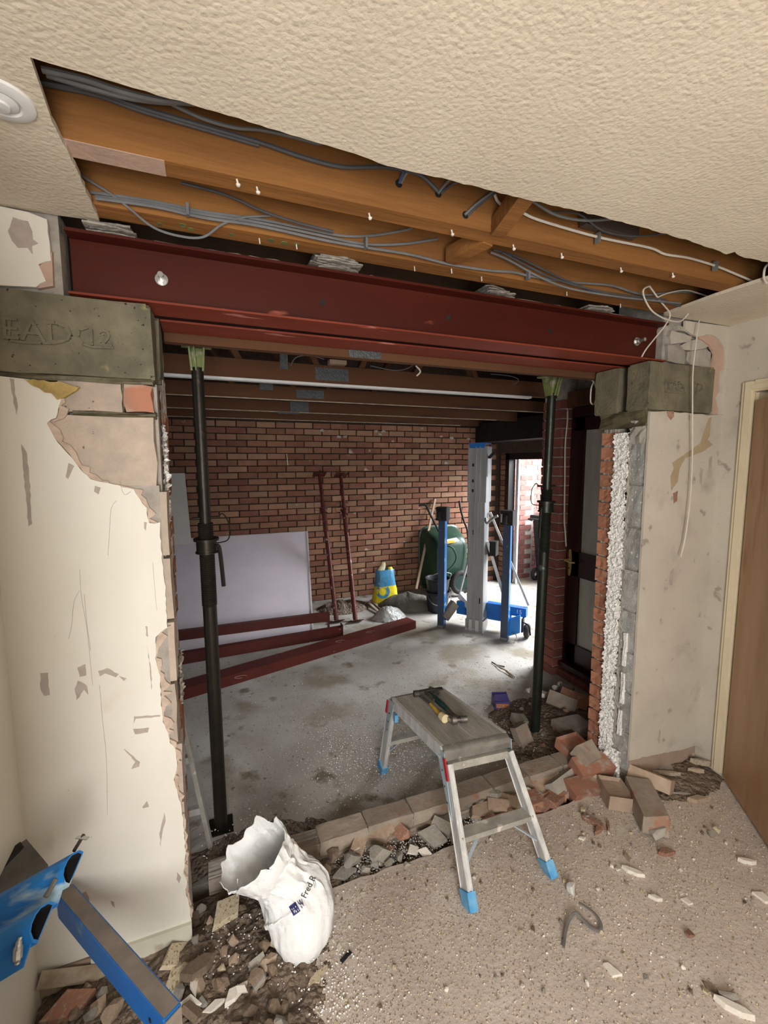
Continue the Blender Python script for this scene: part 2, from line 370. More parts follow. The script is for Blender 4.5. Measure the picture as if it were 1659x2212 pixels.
 vent=mat('white_vent_plastic', (.72,.72,.72), (.66,.66,.66), 10, .6), upvc=mat('white_frame', (.85,.87,.90), (.80,.82,.85), 10, .4),
 strap=mat('dusty_grey_strap', (.10,.095,.09), (.16,.15,.14), 14, .7), blackframe=mat('black_door_frame', (.018,.014,.013), (.012,.01,.01), 10, .5),
 lintel=mat('brown_lintel_board', (.085,.06,.045), (.06,.045,.035), 10, .7), screed=mat('pink_brown_plaster_band', (.40,.30,.24), (.32,.24,.19), 10, .9, .5, 50),
 label=mat('yellow_white_sticker', (.78,.76,.66), (.70,.68,.60), 10, .5), yellow=mat('yellow_sticker', (.75,.45,.04), (.65,.4,.04), 10, .5), stain=mat('ochre_wall_stain', (.40,.33,.22), (.36,.27,.16), 12, .85),
 expand=mat('yellow_expanding_foam', (.46,.34,.13), (.33,.23,.08), 20, .8, .9, 40, bdist=.01),
)
# ================================================================== STRUCTURE
ZC = 2.405; GZ = -0.05; XL, XR = -0.565, 2.545; FY = 3.95; GX = 4.03
def st(name, bm, m_, label, **k): return mk(name, bm, m_, None, label, None, None, 'structure', **k)
# near floor slab: broken edge along the demolished wall
bm = new()
edge = [(XL-.3, .02), (.05, .015)] + [(U(x, y, 'z', 0).x, U(x, y, 'z', 0).y) for x, y in
       ((735,1915),(780,1897),(860,1868),(930,1846),(982,1826),(1060,1798),(1150,1763),(1245,1728),(1310,1706))] + [(2.1, -.02), (XR+.3, -.02)]
edge = rough(edge, .006, .05, 3)
prism(bm, edge + [(XR+.3, -4.2), (XL-.3, -4.2)], XY, -.16, 0)
floor = st('floor', bm, M['floor'], 'dusty pinkish grey concrete floor of the near room, broken off at the trench')
bm = new(); box(bm, -1.2, 8.5, .29, 9.0, -.2, GZ)
st('floor', bm, M['gfloor'], 'grey stained concrete floor of the garage beyond the opening')
bm = new(); box(bm, -1.2, 3.0, -.06, .31, -.3, -.1)
st('trim_1', bm, M['soil'], 'dark bottom of the wall trench between the two floors')

# ceiling with the rectangular hole
front = [(U(x, y, 'z', ZC).x, U(x, y, 'z', ZC).y) for x, y in ((1602,555),(1588,544),(1571,549),(1487,520),(1390,491),(1258,458),(1110,424),(955,385),(837,358),(766,331),(560,270),(419,227),(287,191),(155,151),(65,124))]
front = [(2.03, -.53), (1.9, -.535)] + front
left = [(U(x, y, 'z', ZC).x, U(x, y, 'z', ZC).y) for x, y in ((65,130),(100,230),(122,280),(150,335),(178,395),(215,478))]
out = [(XL-.1, -4.1), (XR+.1, -4.1), (XR+.1, .0), (2.22, .0), (2.06, .0), (2.045, -.10), (2.03, -.25)] + rough(front, .0025, .02, 5) + rough(left[1:], .002, .02, 6) + [(-.30, .005), (-.36, .01), (XL-.1, .012)]
bm = new(); prism(bm, out, XY, ZC, ZC+.013)
st('ceiling', bm, M['ceiling'], 'stippled cream ceiling cut away in a long slot beside the beams')
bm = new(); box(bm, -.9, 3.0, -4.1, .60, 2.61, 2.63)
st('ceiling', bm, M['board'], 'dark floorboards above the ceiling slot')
bm = new(); box(bm, -.92, -.30, -.9, .3, 2.42, 2.6); 
# walls of the near room
bm = new(); box(bm, XL-.1, XL, -4.1, .30, -.1, 2.6)
st('wall_left', bm, M['plaster'], 'plastered side wall at the left edge behind the blue lifter')
# side wall right with door opening
arL, arR = -.094, -.148
bm = new(); box(bm, XR, XR+.1, -.15, .3, -.1, 2.6); box(bm, XR, XR+.1, -1.0, -.15, 2.06, 2.6); box(bm, XR, XR+.1, -4.1, -1.0, -.1, 2.6)
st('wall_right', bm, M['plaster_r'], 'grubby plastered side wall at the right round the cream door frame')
bm = new(); box(bm, XL-.1, XR+.1, -3.2, -3.1, -.1, 2.6)
st('wall_back', bm, M['plaster'], 'plastered wall behind the viewpoint')
# screed band under the right wall-ceiling angle
# architrave
tr = bpy.data.objects.new('trim_2', None); put(tr, 'trim_2', None, 'cream gloss door architrave and frame on the right wall', None, None, 'structure')
bm = new()
for y0, y1, t in ((-.148, -.094, .016), (-.139, -.110, .024)): box(bm, XR-t, XR+.001, y0, y1, .03, 2.105)
bmesh.ops.bevel(bm, geom=bm.edges[:], offset=.003, segments=1)
mk('upright', bm, M['casing'], tr)
bm = new(); box(bm, XR-.016, XR+.001, -1.02, -.149, 2.055, 2.11); box(bm, XR-.024, XR+.001, -1.02, -.140, 2.065, 2.09)
bmesh.ops.bevel(bm, geom=bm.edges[:], offset=.003, segments=1)
mk('head', bm, M['casing'], tr)
bm = new(); box(bm, XR-.004, XR+.1, -.165, -.150, 0, 2.05); mk('lining', bm, M['casing'], tr)
# door leaf, standing ajar into the room
d1 = bpy.data.objects.new('door_1', None); put(d1, 'door_1', None, 'brown flush hardboard door standing ajar at the right edge', None, None, 'structure')
H = Vector((XR-.005, -.17, .015)); D = Vector((-.62, -.785, 0)).normalized()
bm = new(); nrm = Vector((-D.y, D.x, 0))
beam(bm, H+D*.002+Vector((0,0,1.0)), H+D*.76+Vector((0,0,1.0)), .036, 1.99, (0,0,1))
bmesh.ops.bevel(bm, geom=bm.edges[:], offset=.002, segments=1)
mk('leaf', bm, M['leaf'], d1)

# ---------------- left piece of the cut wall
wl_ = bpy.data.objects.new('wall_front', None); put(wl_, 'wall_front', None, 'white plastered stub of the cut wall left of the opening', None, None, 'structure')
def P0(pts, y=0.0): return [(U(a, b, 'y', y).x, U(a, b, 'y', y).z) for a, b in pts]
low = [(132,857),(122,902),(100,913),(108,930),(116,943),(134,965),(150,982),(172,1012),(194,1035),(220,1040),(244,1046),(288,1057),(302,1078),(316,1098),(322,1129),(335,1131),(347,1128),
       (346,1160),(351,1215),(357,1268),(359,1320),(362,1356),(346,1366),(337,1377),(336,1421),(345,1460),(347,1485),(349,1531),(352,1560),(362,1583),(368,1605),(378,1618),(384,1650),(376,1683),(384,1715),(390,1735),(394,1760),(397,1790),(401,1850),(396,1887),(404,1905),(401,1929),(407,1947),(413,1984)]
lp = rough(P0(low), .0016, .012, 11)
lp = lp + [(lp[-1][0], .092), (XL, .092), (XL, 1.955)] + P0([(0,819),(30,820),(50,818),(80,822),(100,835)])[2:]
bm = new(); prism(bm, lp, XZ, 0.0, .0125)
pl = mk('plaster', bm, M['plaster'], wl_)
up_ = P0([(101,474),(104,500),(108,535),(111,564),(98,566),(84,571),(92,590),(98,606),(78,620)])
bm = new(); prism(bm, [(XL, 2.19), (XL, 2.404)] + P0([(60,458)]) + rough(up_, .0012, .012, 12), XZ, 0.0, .0125)
mk('plaster', bm, M['plaster'], wl_)
# torn undercoat rim showing past the paint layer
def rim(pts, parent, dx=.008, m_='plasteredge', y0=.003, y1=.014, seed=4):
    rr = random.Random(seed); P = P0(pts); a = rough(P, .002, .012, seed); b = [(u+dx*rr.uniform(.2, 1.6), v+rr.uniform(-.003, .003)) for u, v in a]
    bm = new(); prism(bm, a + b[::-1], XZ, y0, y1); mk('plaster_edge', bm, M[m_], parent)
rim(low[:16], wl_, .016); rim(low[21:30], wl_, .02, seed=8); rim(low[29:36], wl_, .012, seed=9); rim(low[36:], wl_, .006, seed=10)
bm = new(); prism(bm, P0([(111,540),(114,616),(80,622),(92,600),(84,573),(100,562)]), XZ, .004, .02); mk('plaster_edge', bm, M['pinkplaster'], wl_)
# block leaf
def rblock(x0, x1, y0, y1, z0, z1, seed, amp=.004):
    rr = random.Random(seed); bm = new(); box(bm, x0, x1, y0, y1, z0, z1)
    bmesh.ops.subdivide_edges(bm, edges=bm.edges[:], cuts=2, use_grid_fill=True)
    for v in bm.verts: v.co += Vector((rr.uniform(-amp, amp), rr.uniform(-amp, amp)*.3, rr.uniform(-amp, amp)*.5))
    return bm
bm = new(); box(bm, XL, -.135, .05, .11, 0, 1.96); box(bm, XL, -.36, .02, .11, 2.19, 2.42); mk('mortar', bm, M['mortar'], wl_)
bm = new(); box(bm, XL, -.14, .012, .05, .0, 1.64); mk('mortar', bm, M['mortar'], wl_)
mk('concrete_block', rblock(-.39, -.228, .012, .108, 1.862, 1.952, 21), M['block'], wl_)
mk('brick', rblock(-.221, -.146, .006, .105, 1.868, 1.948, 22), M['redbrick'], wl_, 'orange red brick offcut packed under the big padstone')
mk('concrete_block', rblock(-.55, -.145, .012, .108, 1.640, 1.852, 23), M['block'], wl_)
zz = 1.628
for i in range(8):
    z0 = zz-.214; xr = [-.122,-.120,-.119,-.126,-.118,-.119,-.118,-.118][i]
    x = xr; k = 0
    while x > XL+.02:
        x0 = max(XL, x-(.44 if (i+k) % 2 else .24)); mk('concrete_block', rblock(x0, x, .0128, .108, max(z0, 0), zz-.01, 30+i*5+k, .003), M['block'], wl_); x = x0-.01; k += 1
    zz = z0-.001
bm = new()
for x0,x1,z0,z1 in ((-.228,-.2215,1.862,1.958),(-.146,-.138,1.86,1.87),(-.36,-.138,1.851,1.865),(-.55,-.14,1.951,1.966)): box(bm, x0, x1, .012, .1, z0, z1)
bmesh.ops.subdivide_edges(bm, edges=bm.edges[:], cuts=3, use_grid_fill=True)
for v in bm.verts: v.co += Vector((ru(-.003,.003), ru(-.006,.002), ru(-.003,.003)))
mk('mortar', bm, M['wetmortar'], wl_)
bm = new(); prism(bm, rough(P0([(48,819),(95,822),(150,830),(172,836),(165,846),(140,857),(125,862),(112,852),(95,846),(72,834)]), .003, .012, 2), XZ, -.004, .016); mk('expanding_foam', bm, M['expand'], wl_)
# bricks of the outer leaf at the left jamb: raw snapped ends
def jamb_bricks(parent, side, x0, mm, z0, z1, seed, zskip=()):
    rr = random.Random(seed); z = z0; i = 0
    while z < z1-.04:
        d = x0 + side*rr.uniform(-.002, .006)
        bm = new(); box(bm, min(d, x0+side*.24), max(d, x0+side*.24), .187, .284, z, z+.065)
        bmesh.ops.subdivide_edges(bm, edges=bm.edges[:], cuts=3, use_grid_fill=True)
        for v in bm.verts:
            if abs(v.co.x-d) < .002:
                h = noise.noise(v.co*26+Vector((seed, 0, 0)))*.010; v.co.x += side*abs(h)*(1.0 if v.co.y < .262 else .2)
                if v.co.y < .262: v.co.x += side*rr.uniform(0, .005)
            if v.co.y < .19: v.co.y -= rr.uniform(0, .006)
            v.co.z += rr.uniform(-.0015, .0015)
        mk('brick', bm, mm, parent); z += .075; i += 1
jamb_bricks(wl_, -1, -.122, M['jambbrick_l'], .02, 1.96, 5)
bm = new(); box(bm, -.36, -.131, .189, .280, 0, 2.0)
bmesh.ops.subdivide_edges(bm, edges=bm.edges[:], cuts=14, use_grid_fill=True)
for v in bm.verts: v.co += Vector((ru(-.004,.007), 0, 0)) if v.co.x > -.14 else Vector()
mk('mortar', bm, M['mortar'], wl_)
def lumpy(x0, y0, y1, z0, z1, side, seed, amp=.02, ny=12, nz=220, base=0.0):
    """rough fill of the cavity, its face near x0, bulging by noise"""
    bm = new(); g = []
    for k in range(nz+1):
        row = []
        for j in range(ny+1):
            y = y0+(y1-y0)*j/ny; z = z0+(z1-z0)*k/nz
            h = noise.noise(Vector((seed, y*34, z*34)))*amp + noise.noise(Vector((seed+9, y*120, z*120)))*amp*.6
            yy = y + noise.noise(Vector((seed+3, y*60, z*60)))*.010
            row.append(bm.verts.new((x0 + side*(base-abs(h)), yy, z)))
        g.append(row)
    for k in range(nz):
        for j in range(ny): bm.faces.new((g[k][j], g[k][j+1], g[k+1][j+1], g[k+1][j]))
    return bm
mk('cavity_beads', lumpy(-.135, .108, .192, 1.5, 1.84, -1, 3, .03, 10, 60), M['bead'], wl_, 'white polystyrene beads spilling from the cavity')
mk('mortar', lumpy(-.133, .106, .192, .0, 1.97, -1, 6, .012, 6, 90), M['mortar'], wl_)
mk('cavity_mortar', lumpy(-.121, .085, .19, .86, 1.02, -1, 13, .02, 10, 30, -.002), M['mortar'], wl_)
# scuffs where paint has come away
def chips(parent, lst, m_='chip', y=-.0012, seed=1):
    for pts in lst:
        bm = new(); prism(bm, rough(P0(pts+[pts[0]]), .0012, .012, seed)[:-1], XZ, y, .004); mk('paint_scrape', bm, M[m_], parent)
chips(wl_, [[(22,818),(30,819),(33,850),(39,880),(36,897),(30,870)], [(47,960),(58,978),(65,1050),(69,1132),(61,1136),(57,1080),(50,1010)],
 [(149,1001),(160,1006),(148,1034),(141,1030)], [(206,1050),(217,1053),(213,1068),(203,1062)],
 [(88,1455),(103,1453),(107,1500),(96,1503),(87,1488)], [(168,1443),(184,1434),(187,1458),(172,1462)], [(213,1450),(232,1443),(256,1456),(250,1462),(228,1455),(215,1460)],
 [(258,1461),(273,1465),(268,1471)], [(18,500),(28,470),(60,478),(70,500),(72,518),(82,525),(70,532),(70,550),(60,535),(40,535),(26,520)],
 [(288,1575),(322,1572),(320,1581),(292,1586)], [(290,1548),(346,1544),(346,1548),(294,1552),(289,1564)], [(268,1617),(302,1646),(300,1655),(284,1661),(292,1645)],
 [(312,1128),(317,1128),(315,1147),(312,1140)], [(315,1353),(318,1353),(320,1376),(316,1372)], [(318,1395),(327,1450),(328,1490),(324,1450)],
 [(308,1744),(317,1730),(322,1742),(310,1746)], [(383,1884),(391,1895),(387,1908),(382,1898)], [(355,1755),(358,1772),(350,1800),(347,1829),(345,1800)],
 [(240,1946),(246,1948),(248,1960),(242,1956)], [(0,1470),(18,1470),(10,1500),(0,1510)], [(162,1488),(168,1470),(188,1480),(190,1500),(182,1490),(166,1512)]])
for pts in ([(252,1081),(240,1100),(236,1160),(233,1200)], [(172,1275),(160,1300),(155,1350),(148,1380)], [(172,1230),(176,1290),(188,1360),(200,1480)], [(215,1480),(222,1560),(230,1640),(232,1760)], [(182,1283),(188,1350),(196,1405)], [(258,1040),(268,1068),(282,1062)], [(330,1215),(336,1290),(339,1318)]):
    bm = new(); tube(bm, [U(a, b, 'y', -.0004) for a, b in pts], .0007, 4, 3); mk('hairline_crack', bm, M['chip'], wl_)
# brick reveal and block reveal under the plaster edge
sk = bpy.data.objects.new('baseboard_left', None); put(sk, 'baseboard_left', None, 'pale painted skirting board at the foot of the left wall stub', None, None, 'structure')
bm = new(); box(bm, -.42, -.115, -.012, .006, .0, .093); bmesh.ops.bevel(bm, geom=bm.edges[:], offset=.004, segments=2); mk('board', bm, M['skirt'], sk)
bm = new(); box(bm, XL, -.41, -.004, .006, .0, .088); mk('bare_strip', bm, M['screed'], sk)
bm = new(); beam(bm, (XL+.01, -.03, .10), (-.36, -.02, .03), .012, .05); mk('board_remnant', bm, M['splint'], sk)
bm = new(); prism(bm, rough(P0([(160,1938),(186,1925),(192,1940),(196,1975),(178,1965),(172,1948),(160,1938)]), .001, .02, 2)[:-1], XZ, -.002, .004); mk('torn_hole', bm, M['pinkplaster'], wl_)
bm = new(); prism(bm, P0([(170,1942),(181,1944),(184,1964)]), XZ, -.004, .004); mk('torn_hole', bm, M['black'], wl_)

# ---------------- right piece of the cut wall
wr = bpy.data.objects.new('wall_front', None); put(wr, 'wall_front', None, 'cream plastered stub of the cut wall right of the opening', None, None, 'structure')
X0 = 2.012
pr = rough([(X0, .145), (X0+.002, .6), (X0, 1.2), (X0-.002, 1.7), (X0, 1.955)], .0015, .03, 3)
bm = new(); prism(bm, pr + rough(P0([(1406,888),(1450,889),(1490,893),(1535,897)]), .003, .03, 4) + [(XR, 1.958), (XR, .10)] + rough([(2.4, .10), (2.25, .125), (X0, .145)], .004, .03, 5)[:-1], XZ, 0, .0125)
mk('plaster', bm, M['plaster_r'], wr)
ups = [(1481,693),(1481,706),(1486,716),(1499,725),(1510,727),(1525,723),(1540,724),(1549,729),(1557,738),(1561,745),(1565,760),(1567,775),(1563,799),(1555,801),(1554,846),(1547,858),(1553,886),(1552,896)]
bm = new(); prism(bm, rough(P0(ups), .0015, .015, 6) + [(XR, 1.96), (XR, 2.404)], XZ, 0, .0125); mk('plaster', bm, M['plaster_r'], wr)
bm = new(); prism(bm, rough(P0([(1483,700),(1500,722),(1520,735),(1535,745),(1545,765),(1538,790),(1541,896)]), .002, .015, 7) + [(XR, 1.96), (XR, 2.39), (2.25, 2.39)], XZ, .004, .014); mk('plaster_undercoat', bm, M['pinkplaster'], wr)
for i, pts in enumerate(([(1456,712),(1500,726),(1494,737),(1456,742),(1452,724)], [(1475,745),(1494,735),(1520,729),(1545,743),(1526,752),(1500,756),(1482,754)], [(1450,742),(1476,744),(1484,760),(1486,788),(1450,778)], [(1492,758),(1528,753),(1543,760),(1540,800),(1500,795),(1486,776)], [(1470,700),(1488,705),(1494,716),(1470,712)])):
    cpt = P0(pts); bm = new(); hull(bm, [Vector((u, .012+ru(-.004,.006), v)) for u, v in cpt] + [Vector((u*.9+sum(c[0] for c in cpt)/len(cpt)*.1, .07, v)) for u, v in cpt])
    bmesh.ops.bevel(bm, geom=bm.edges[:], offset=.004, segments=1); mk('packing_stone', bm, M['greystone'], wr)
bm = new(); box(bm, 2.11, XR, .035, .3, 2.19, 2.6); box(bm, 2.47, XR, .014, .3, 1.0, 2.6); mk('mortar', bm, M['mortar'], wr)
# skirting gone: block base under the plaster
bm = rblock(X0+.01, XR, .008, .1, -.1, .15, 77, .004); mk('bare_plaster_band', bm, M['screed'], wr)
# grey blocks seen end on
zz = 1.935; i = 0
while zz > .05:
    h = .215 if i else .12
    mk('grey_block', rblock(X0+.004, X0+.43, .0128, .098, max(zz-h+.008, -.1), zz, 60+i, .004), M['greyblock'], wr); zz -= h+.004; i += 1
bm = new(); box(bm, X0+.012, X0+.4, .014, .1, 0, 1.95); mk('mortar', bm, M['mortar'], wr)
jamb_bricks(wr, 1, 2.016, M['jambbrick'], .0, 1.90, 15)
bm = new(); box(bm, 2.034, 2.4, .19, .283, -.1, 1.95)
bmesh.ops.subdivide_edges(bm, edges=bm.edges[:], cuts=14, use_grid_fill=True)
for v in bm.verts: v.co += Vector((ru(-.006,.004), 0, 0)) if v.co.x < 2.04 else Vector()
mk('mortar', bm, M['mortar'], wr)
bm = lumpy(2.008, .106, .196, .05, 1.86, 1, 31, .022, 20, 360, .006)
mk('cavity_beads', bm, M['bead'], wr, 'white polystyrene beads filling the cavity of the right jamb')
bm = lumpy(2.010, .045, .150, -.02, .16, 1, 37, .03, 16, 30, -.002); mk('cavity_beads', bm, M['bead'], wr)
for z0, z1, y0, y1 in ((.64,.82,.055,.072), (.43,.60,.055,.075), (.25,.39,.06,.08)):
    bm = rblock(2.006, 2.03, y0, y1, z0, z1, int(z0*100), .003); mk('white_mortar_ridge', bm, M['bead'], wr)
bm = lumpy(2.016, .092, .112, .1, 1.88, 1, 41, .010, 6, 150, .0); mk('cavity_liner', bm, M['greystone'], wr)
for z, s in ((1.12, .03), (.62, .022)):
    bm = chunk(int(z*50)); 
    for v in bm.verts: v.co = Vector((2.018+v.co.x*.02, .095+v.co.y*s*2.4, z+v.co.z*s*3.4))
    mk('mortar_snot', bm, M['greystone'], wr)
# wet mortar between wall head and padstones
bm = rblock(2.0, 2.4, .012, .29, 1.885, 1.965, 91, .010); mk('wet_mortar_bed', bm, M['wetmortar'], wr)
bm = rblock(2.008, 2.06, .02, .10, 1.80, 1.915, 92, .008); mk('mortar_dab', bm, M['greystone'], wr)
chips(wr, [[(1440,888),(1456,888),(1455,900),(1449,908),(1442,898)], [(1454,1066),(1464,1060),(1462,1082),(1455,1088)]], 'redbrick')
chips(wr, [[(1512,1010),(1518,1012),(1515,1050),(1511,1040)],[(1532,990),(1538,985),(1536,1020),(1531,1012)],[(1448,1235),(1455,1228),(1452,1265),(1444,1262)],[(1421,1600),(1424,1576),(1427,1580),(1424,1606)]])
chips(wr, [[(1452,1000),(1478,982),(1512,958),(1530,905),(1537,900),(1533,940),(1528,950),(1540,960),(1520,975),(1480,990),(1468,1012),(1464,1040),(1450,1060),(1448,1030),(1455,1012)]], 'stain', -.0008, 3)
bm = new(); box(bm, XR+.95, XR+1.0, -2, .4, -.1, 2.6); box(bm, XR+.1, XR+1.0, .3, .35, -.1, 2.6); box(bm, XR+.1, XR+1.0, -2, -1.95, -.1, 2.6); box(bm, XR+.1, XR+1.0, -2, .35, 2.5, 2.55); box(bm, XR+.1, XR+1.0, -2, .35, -.1, -.05); st('wall_hall', bm, M['plaster_r'], 'hall walls behind the brown door at the right')

# ---------------- garage: far wall with its bricks
wf = bpy.data.objects.new('wall_far', None); put(wf, 'wall_far', None, 'raked brick wall at the far side of the garage', None, None, 'structure')
bm = new(); box(bm, -1.1, GX+.12, FY+.010, FY+.12, -.2, 3.2); mk('mortar', bm, M['darkmortar'], wf)
def brickmesh(L, D_, H_, seed):
    rr = random.Random(seed); bm = new(); box(bm, -L/2, L/2, -D_/2, D_/2, -H_/2, H_/2)
    bmesh.ops.bevel(bm, geom=[e for e in bm.edges if all(v.co.y < 0 for v in e.verts)], offset=.004, segments=1)
    for v in bm.verts: v.co += Vector((rr.uniform(-.003,.003), rr.uniform(-.0025,.0015), rr.uniform(-.003,.003)))
    me = bpy.data.meshes.new('brick'); bmesh.ops.recalc_face_normals(bm, faces=bm.faces); bm.to_mesh(me); bm.free(); return me
def setmat(me, m_): me.materials.append(m_); return me
bms = [setmat(brickmesh(.209, .05, .062, s), M['brick']) for s in range(5)]
half = [setmat(brickmesh(.099, .05, .062, s), M['brick']) for s in range(3)]
cells = []
for r_ in range(30):
    x = -1.0 + (.1125 if r_ % 2 else 0)
    while x < GX: cells.append((x, GZ+.038+r_*.075, .209 if x+.22 < GX else .1)); x += .2245
def vis(c):
    x, z, _ = c
    s = 0
    if x < -.35 or (x < 1.0 and z < .92): s -= 50
    if x > 1.2 and z < 1.95: s += 20
    return s - abs(z-1.0)*2 - abs(x-2.4)
cells.sort(key=vis, reverse=True)
for x, z, L in cells[:300]:
    me = R.choice(bms if L > .15 else half)
    inst('brick', me, wf, (x + (.0 if L > .15 else -.05), FY+.014+ru(-.003,.004), z+ru(-.002,.002)), (0, ru(-.012,.012), ru(-.008,.008)))
bm = new()
for x, z, L in cells[300:]:
    l = L/2; dx = ru(-.002,.002); dz = ru(-.002,.002); xc = x if L > .15 else x-.05
    box(bm, xc-l+dx, xc+l+dx, FY-.011+ru(-.003,.003), FY+.03, z-.031+dz, z+.031+dz)
mk('brick', bm, M['brick'], wf, kind='stuff')
for (px, py) in ((745,943),(733,944),(820,938),(812,932),(828,932),(695,930),(975,946),(1012,948),(963,1000)):
    c = U(px, py, 'y', FY-.014); bm = new(); prism(bm, [(c.x+.035*math.cos(t)*ru(.6,1.2), c.z+.018*math.sin(t)*ru(.6,1.3)) for t in [i*.7 for i in range(9)]], XZ, FY-.016, FY-.008); mk('plaster_splash', bm, M['mortar'], wf)
bm = new(); beam(bm, U(619,980,'y',FY-.02), U(622,1005,'y',FY-.02), .006, .006, (0,1,0)); mk('nail', bm, M['zinc'], wf)
# left garage wall, gable above, roof slope
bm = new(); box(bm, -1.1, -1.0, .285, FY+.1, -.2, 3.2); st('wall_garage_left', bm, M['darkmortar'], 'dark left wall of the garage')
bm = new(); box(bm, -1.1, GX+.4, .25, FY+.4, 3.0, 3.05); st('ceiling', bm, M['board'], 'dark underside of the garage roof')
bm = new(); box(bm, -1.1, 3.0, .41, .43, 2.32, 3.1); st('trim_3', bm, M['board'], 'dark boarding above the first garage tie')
# right garage wall with the vehicle opening
OH = 1.752
bm = new(); box(bm, GX, GX+.11, 3.80, FY+.1, -.2, 3.2); box(bm, GX, GX+.11, 1.3, 3.80, 2.0, 3.2)
gr = bpy.data.objects.new('wall_garage_right', None); put(gr, 'wall_garage_right', None, 'garage side wall round the black framed doorway', None, None, 'structure')
mk('mortar', bm, M['darkmortar'], gr)
bq = setmat(brickmesh(.1, .05, .062, 9), M['brick'])
for r_ in range(28): inst('brick', bq, gr, (GX+.012, 3.875, GZ+.038+r_*.075), (0, 0, -math.pi/2))
# black frame and lintel
bm = new(); box(bm, GX-.02, GX+.09, 3.725, 3.805, GZ, 1.84); mk('door_frame_post', bm, M['blackframe'], gr)
bm = new(); box(bm, GX-.02, GX+.09, 1.45, 3.805, OH, 1.84); mk('door_frame_head', bm, M['blackframe'], gr)
bm = new(); box(bm, GX-.03, GX+.09, 1.45, 3.93, 1.84, 1.99); mk('lintel_board', bm, M['lintel'], gr)
bm = new(); box(bm, GX-.45, GX-.03, 1.45, FY, 1.99, 2.25); mk('boxed_roller', bm, M['black'], gr)
bm = new(); box(bm, GX+.10, GX+.125, 3.66, 3.72, GZ, 1.80); mk('white_frame_strip', bm, M['upvc'], gr)
# house wall with the dark glazed door
hw = bpy.data.objects.new('wall_garage_near', None); put(hw, 'wall_garage_near', None, 'brick pier and house wall beside the dark glazed door', None, None, 'structure')
XD = 2.70; XP = 2.60
bm = new(); box(bm, XP+.012, XD+.2, 1.222, 1.425, -.2, 3.1); box(bm, XD+.05, XD+.3, .2, 1.25, 2.12, 3.1); box(bm, XD+.06, XD+.2, .2, 1.25, -.2, 3.0); mk('mortar', bm, M['mortar'], hw)
bm = new(); box(bm, XD+.2, GX+.4, 1.36, 1.425, -.2, 3.1); mk('mortar', bm, M['darkmortar'], hw)
pb = [setmat(brickmesh(.215, .215, .064, 40+s), M['pierbrick']) for s in range(3)]
def pbk(seed):
    rr = random.Random(seed); bm = new(); box(bm, 0, .12, 0, .215, 0, .064)
    bmesh.ops.bevel(bm, geom=bm.edges[:], offset=.005, segments=1)
    for v in bm.verts: v.co += Vector((rr.uniform(-.003,.003), rr.uniform(-.004,.004), rr.uniform(-.002,.002)))
    bmesh.ops.recalc_face_normals(bm, faces=bm.faces)
    me = bpy.data.meshes.new('brick'); bm.to_mesh(me); bm.free(); me.materials.append(M['pierbrick']); return me
pbs = [pbk(s) for s in range(4)]
for r_ in range(30): inst('brick', R.choice(pbs), hw, (XP+ru(-.002,.002), 1.212+ru(-.002,.002), GZ+.005+r_*.075), (0, 0, 0))
bm = new(); box(bm, XD-.06, XD+.06, .25, 1.21, 2.135, 2.25); mk('lintel_board', bm, M['joistdark'], hw)
for i in range(5):
    inst('brick', pbs[i % 4], hw, (XD-.055, .30+i*.19, -.045+.0), (0, 0, 0), (.5, .85, .9))
# door_2: dark brown glazed side door
d2 = bpy.data.objects.new('door_2', None); put(d2, 'door_2', None, 'dark brown side door with two frosted panes', None, None, 'structure')
bm = new()
box(bm, XD-.005, XD+.07, 1.197, 1.212, .06, 2.13); box(bm, XD-.005, XD+.07, .22, .29, .06, 2.13); box(bm, XD-.005, XD+.07, .29, 1.20, 2.06, 2.13)
mk('frame', bm, M['darkdoor'], d2)
bm = new(); xl0, xl1 = XD+.018, XD+.06
ys, ye = .29, 1.195
for y0, y1, z0, z1 in ((1.10, ye, .085, 2.058), (ys, ys+.10, .085, 2.058), (ys, ye, 1.955, 2.058), (ys, ye, .80, 1.0), (ys, ye, .085, .24)):
    box(bm, xl0, xl1, y0, y1, z0, z1)
mk('stile_and_rails', bm, M['darkdoor'], d2)
bm = new(); box(bm, xl0+.02, xl0+.026, ys+.09, 1.10, 1.0, 1.96); mk('glass_pane', bm, M['glass'], d2)
bm = new(); box(bm, xl0+.02, xl0+.026, ys+.09, 1.10, .24, .80); mk('glass_pane', bm, M['glass'], d2)
bm = new(); box(bm, XD-.045, XD+.07, .24, 1.212, .035, .075); mk('sill', bm, M['darkdoor'], d2)
hc = U(1231, 1215, 'x', XD+.016)
bm = new(); prism(bm, [(hc.y+.019*math.cos(t)*(1), hc.z+.0+.11*math.sin(t)*(1 if abs(math.sin(t))<.9 else 1)) for t in [k*math.pi/8 for k in range(16)]], YZ, XD+.010, XD+.018)
hh = mk('handle_plate', bm, M['brass'], d2)
bm = new(); cyl(bm, (XD+.012, hc.y, hc.z+.025), (XD-.035, hc.y, hc.z+.025), .009); tube(bm, [(XD-.035, hc.y+.006, hc.z+.025), (XD-.038, hc.y-.05, hc.z+.02), (XD-.036, hc.y-.10, hc.z+.022)], [.009,.008,.007], 8); mk('lever', bm, M['brass'], hh, smooth=True)
bm = new(); cyl(bm, (XD+.0102, hc.y, hc.z-.045), (XD+.009, hc.y, hc.z-.045), .006); mk('keyhole', bm, M['black'], hh)
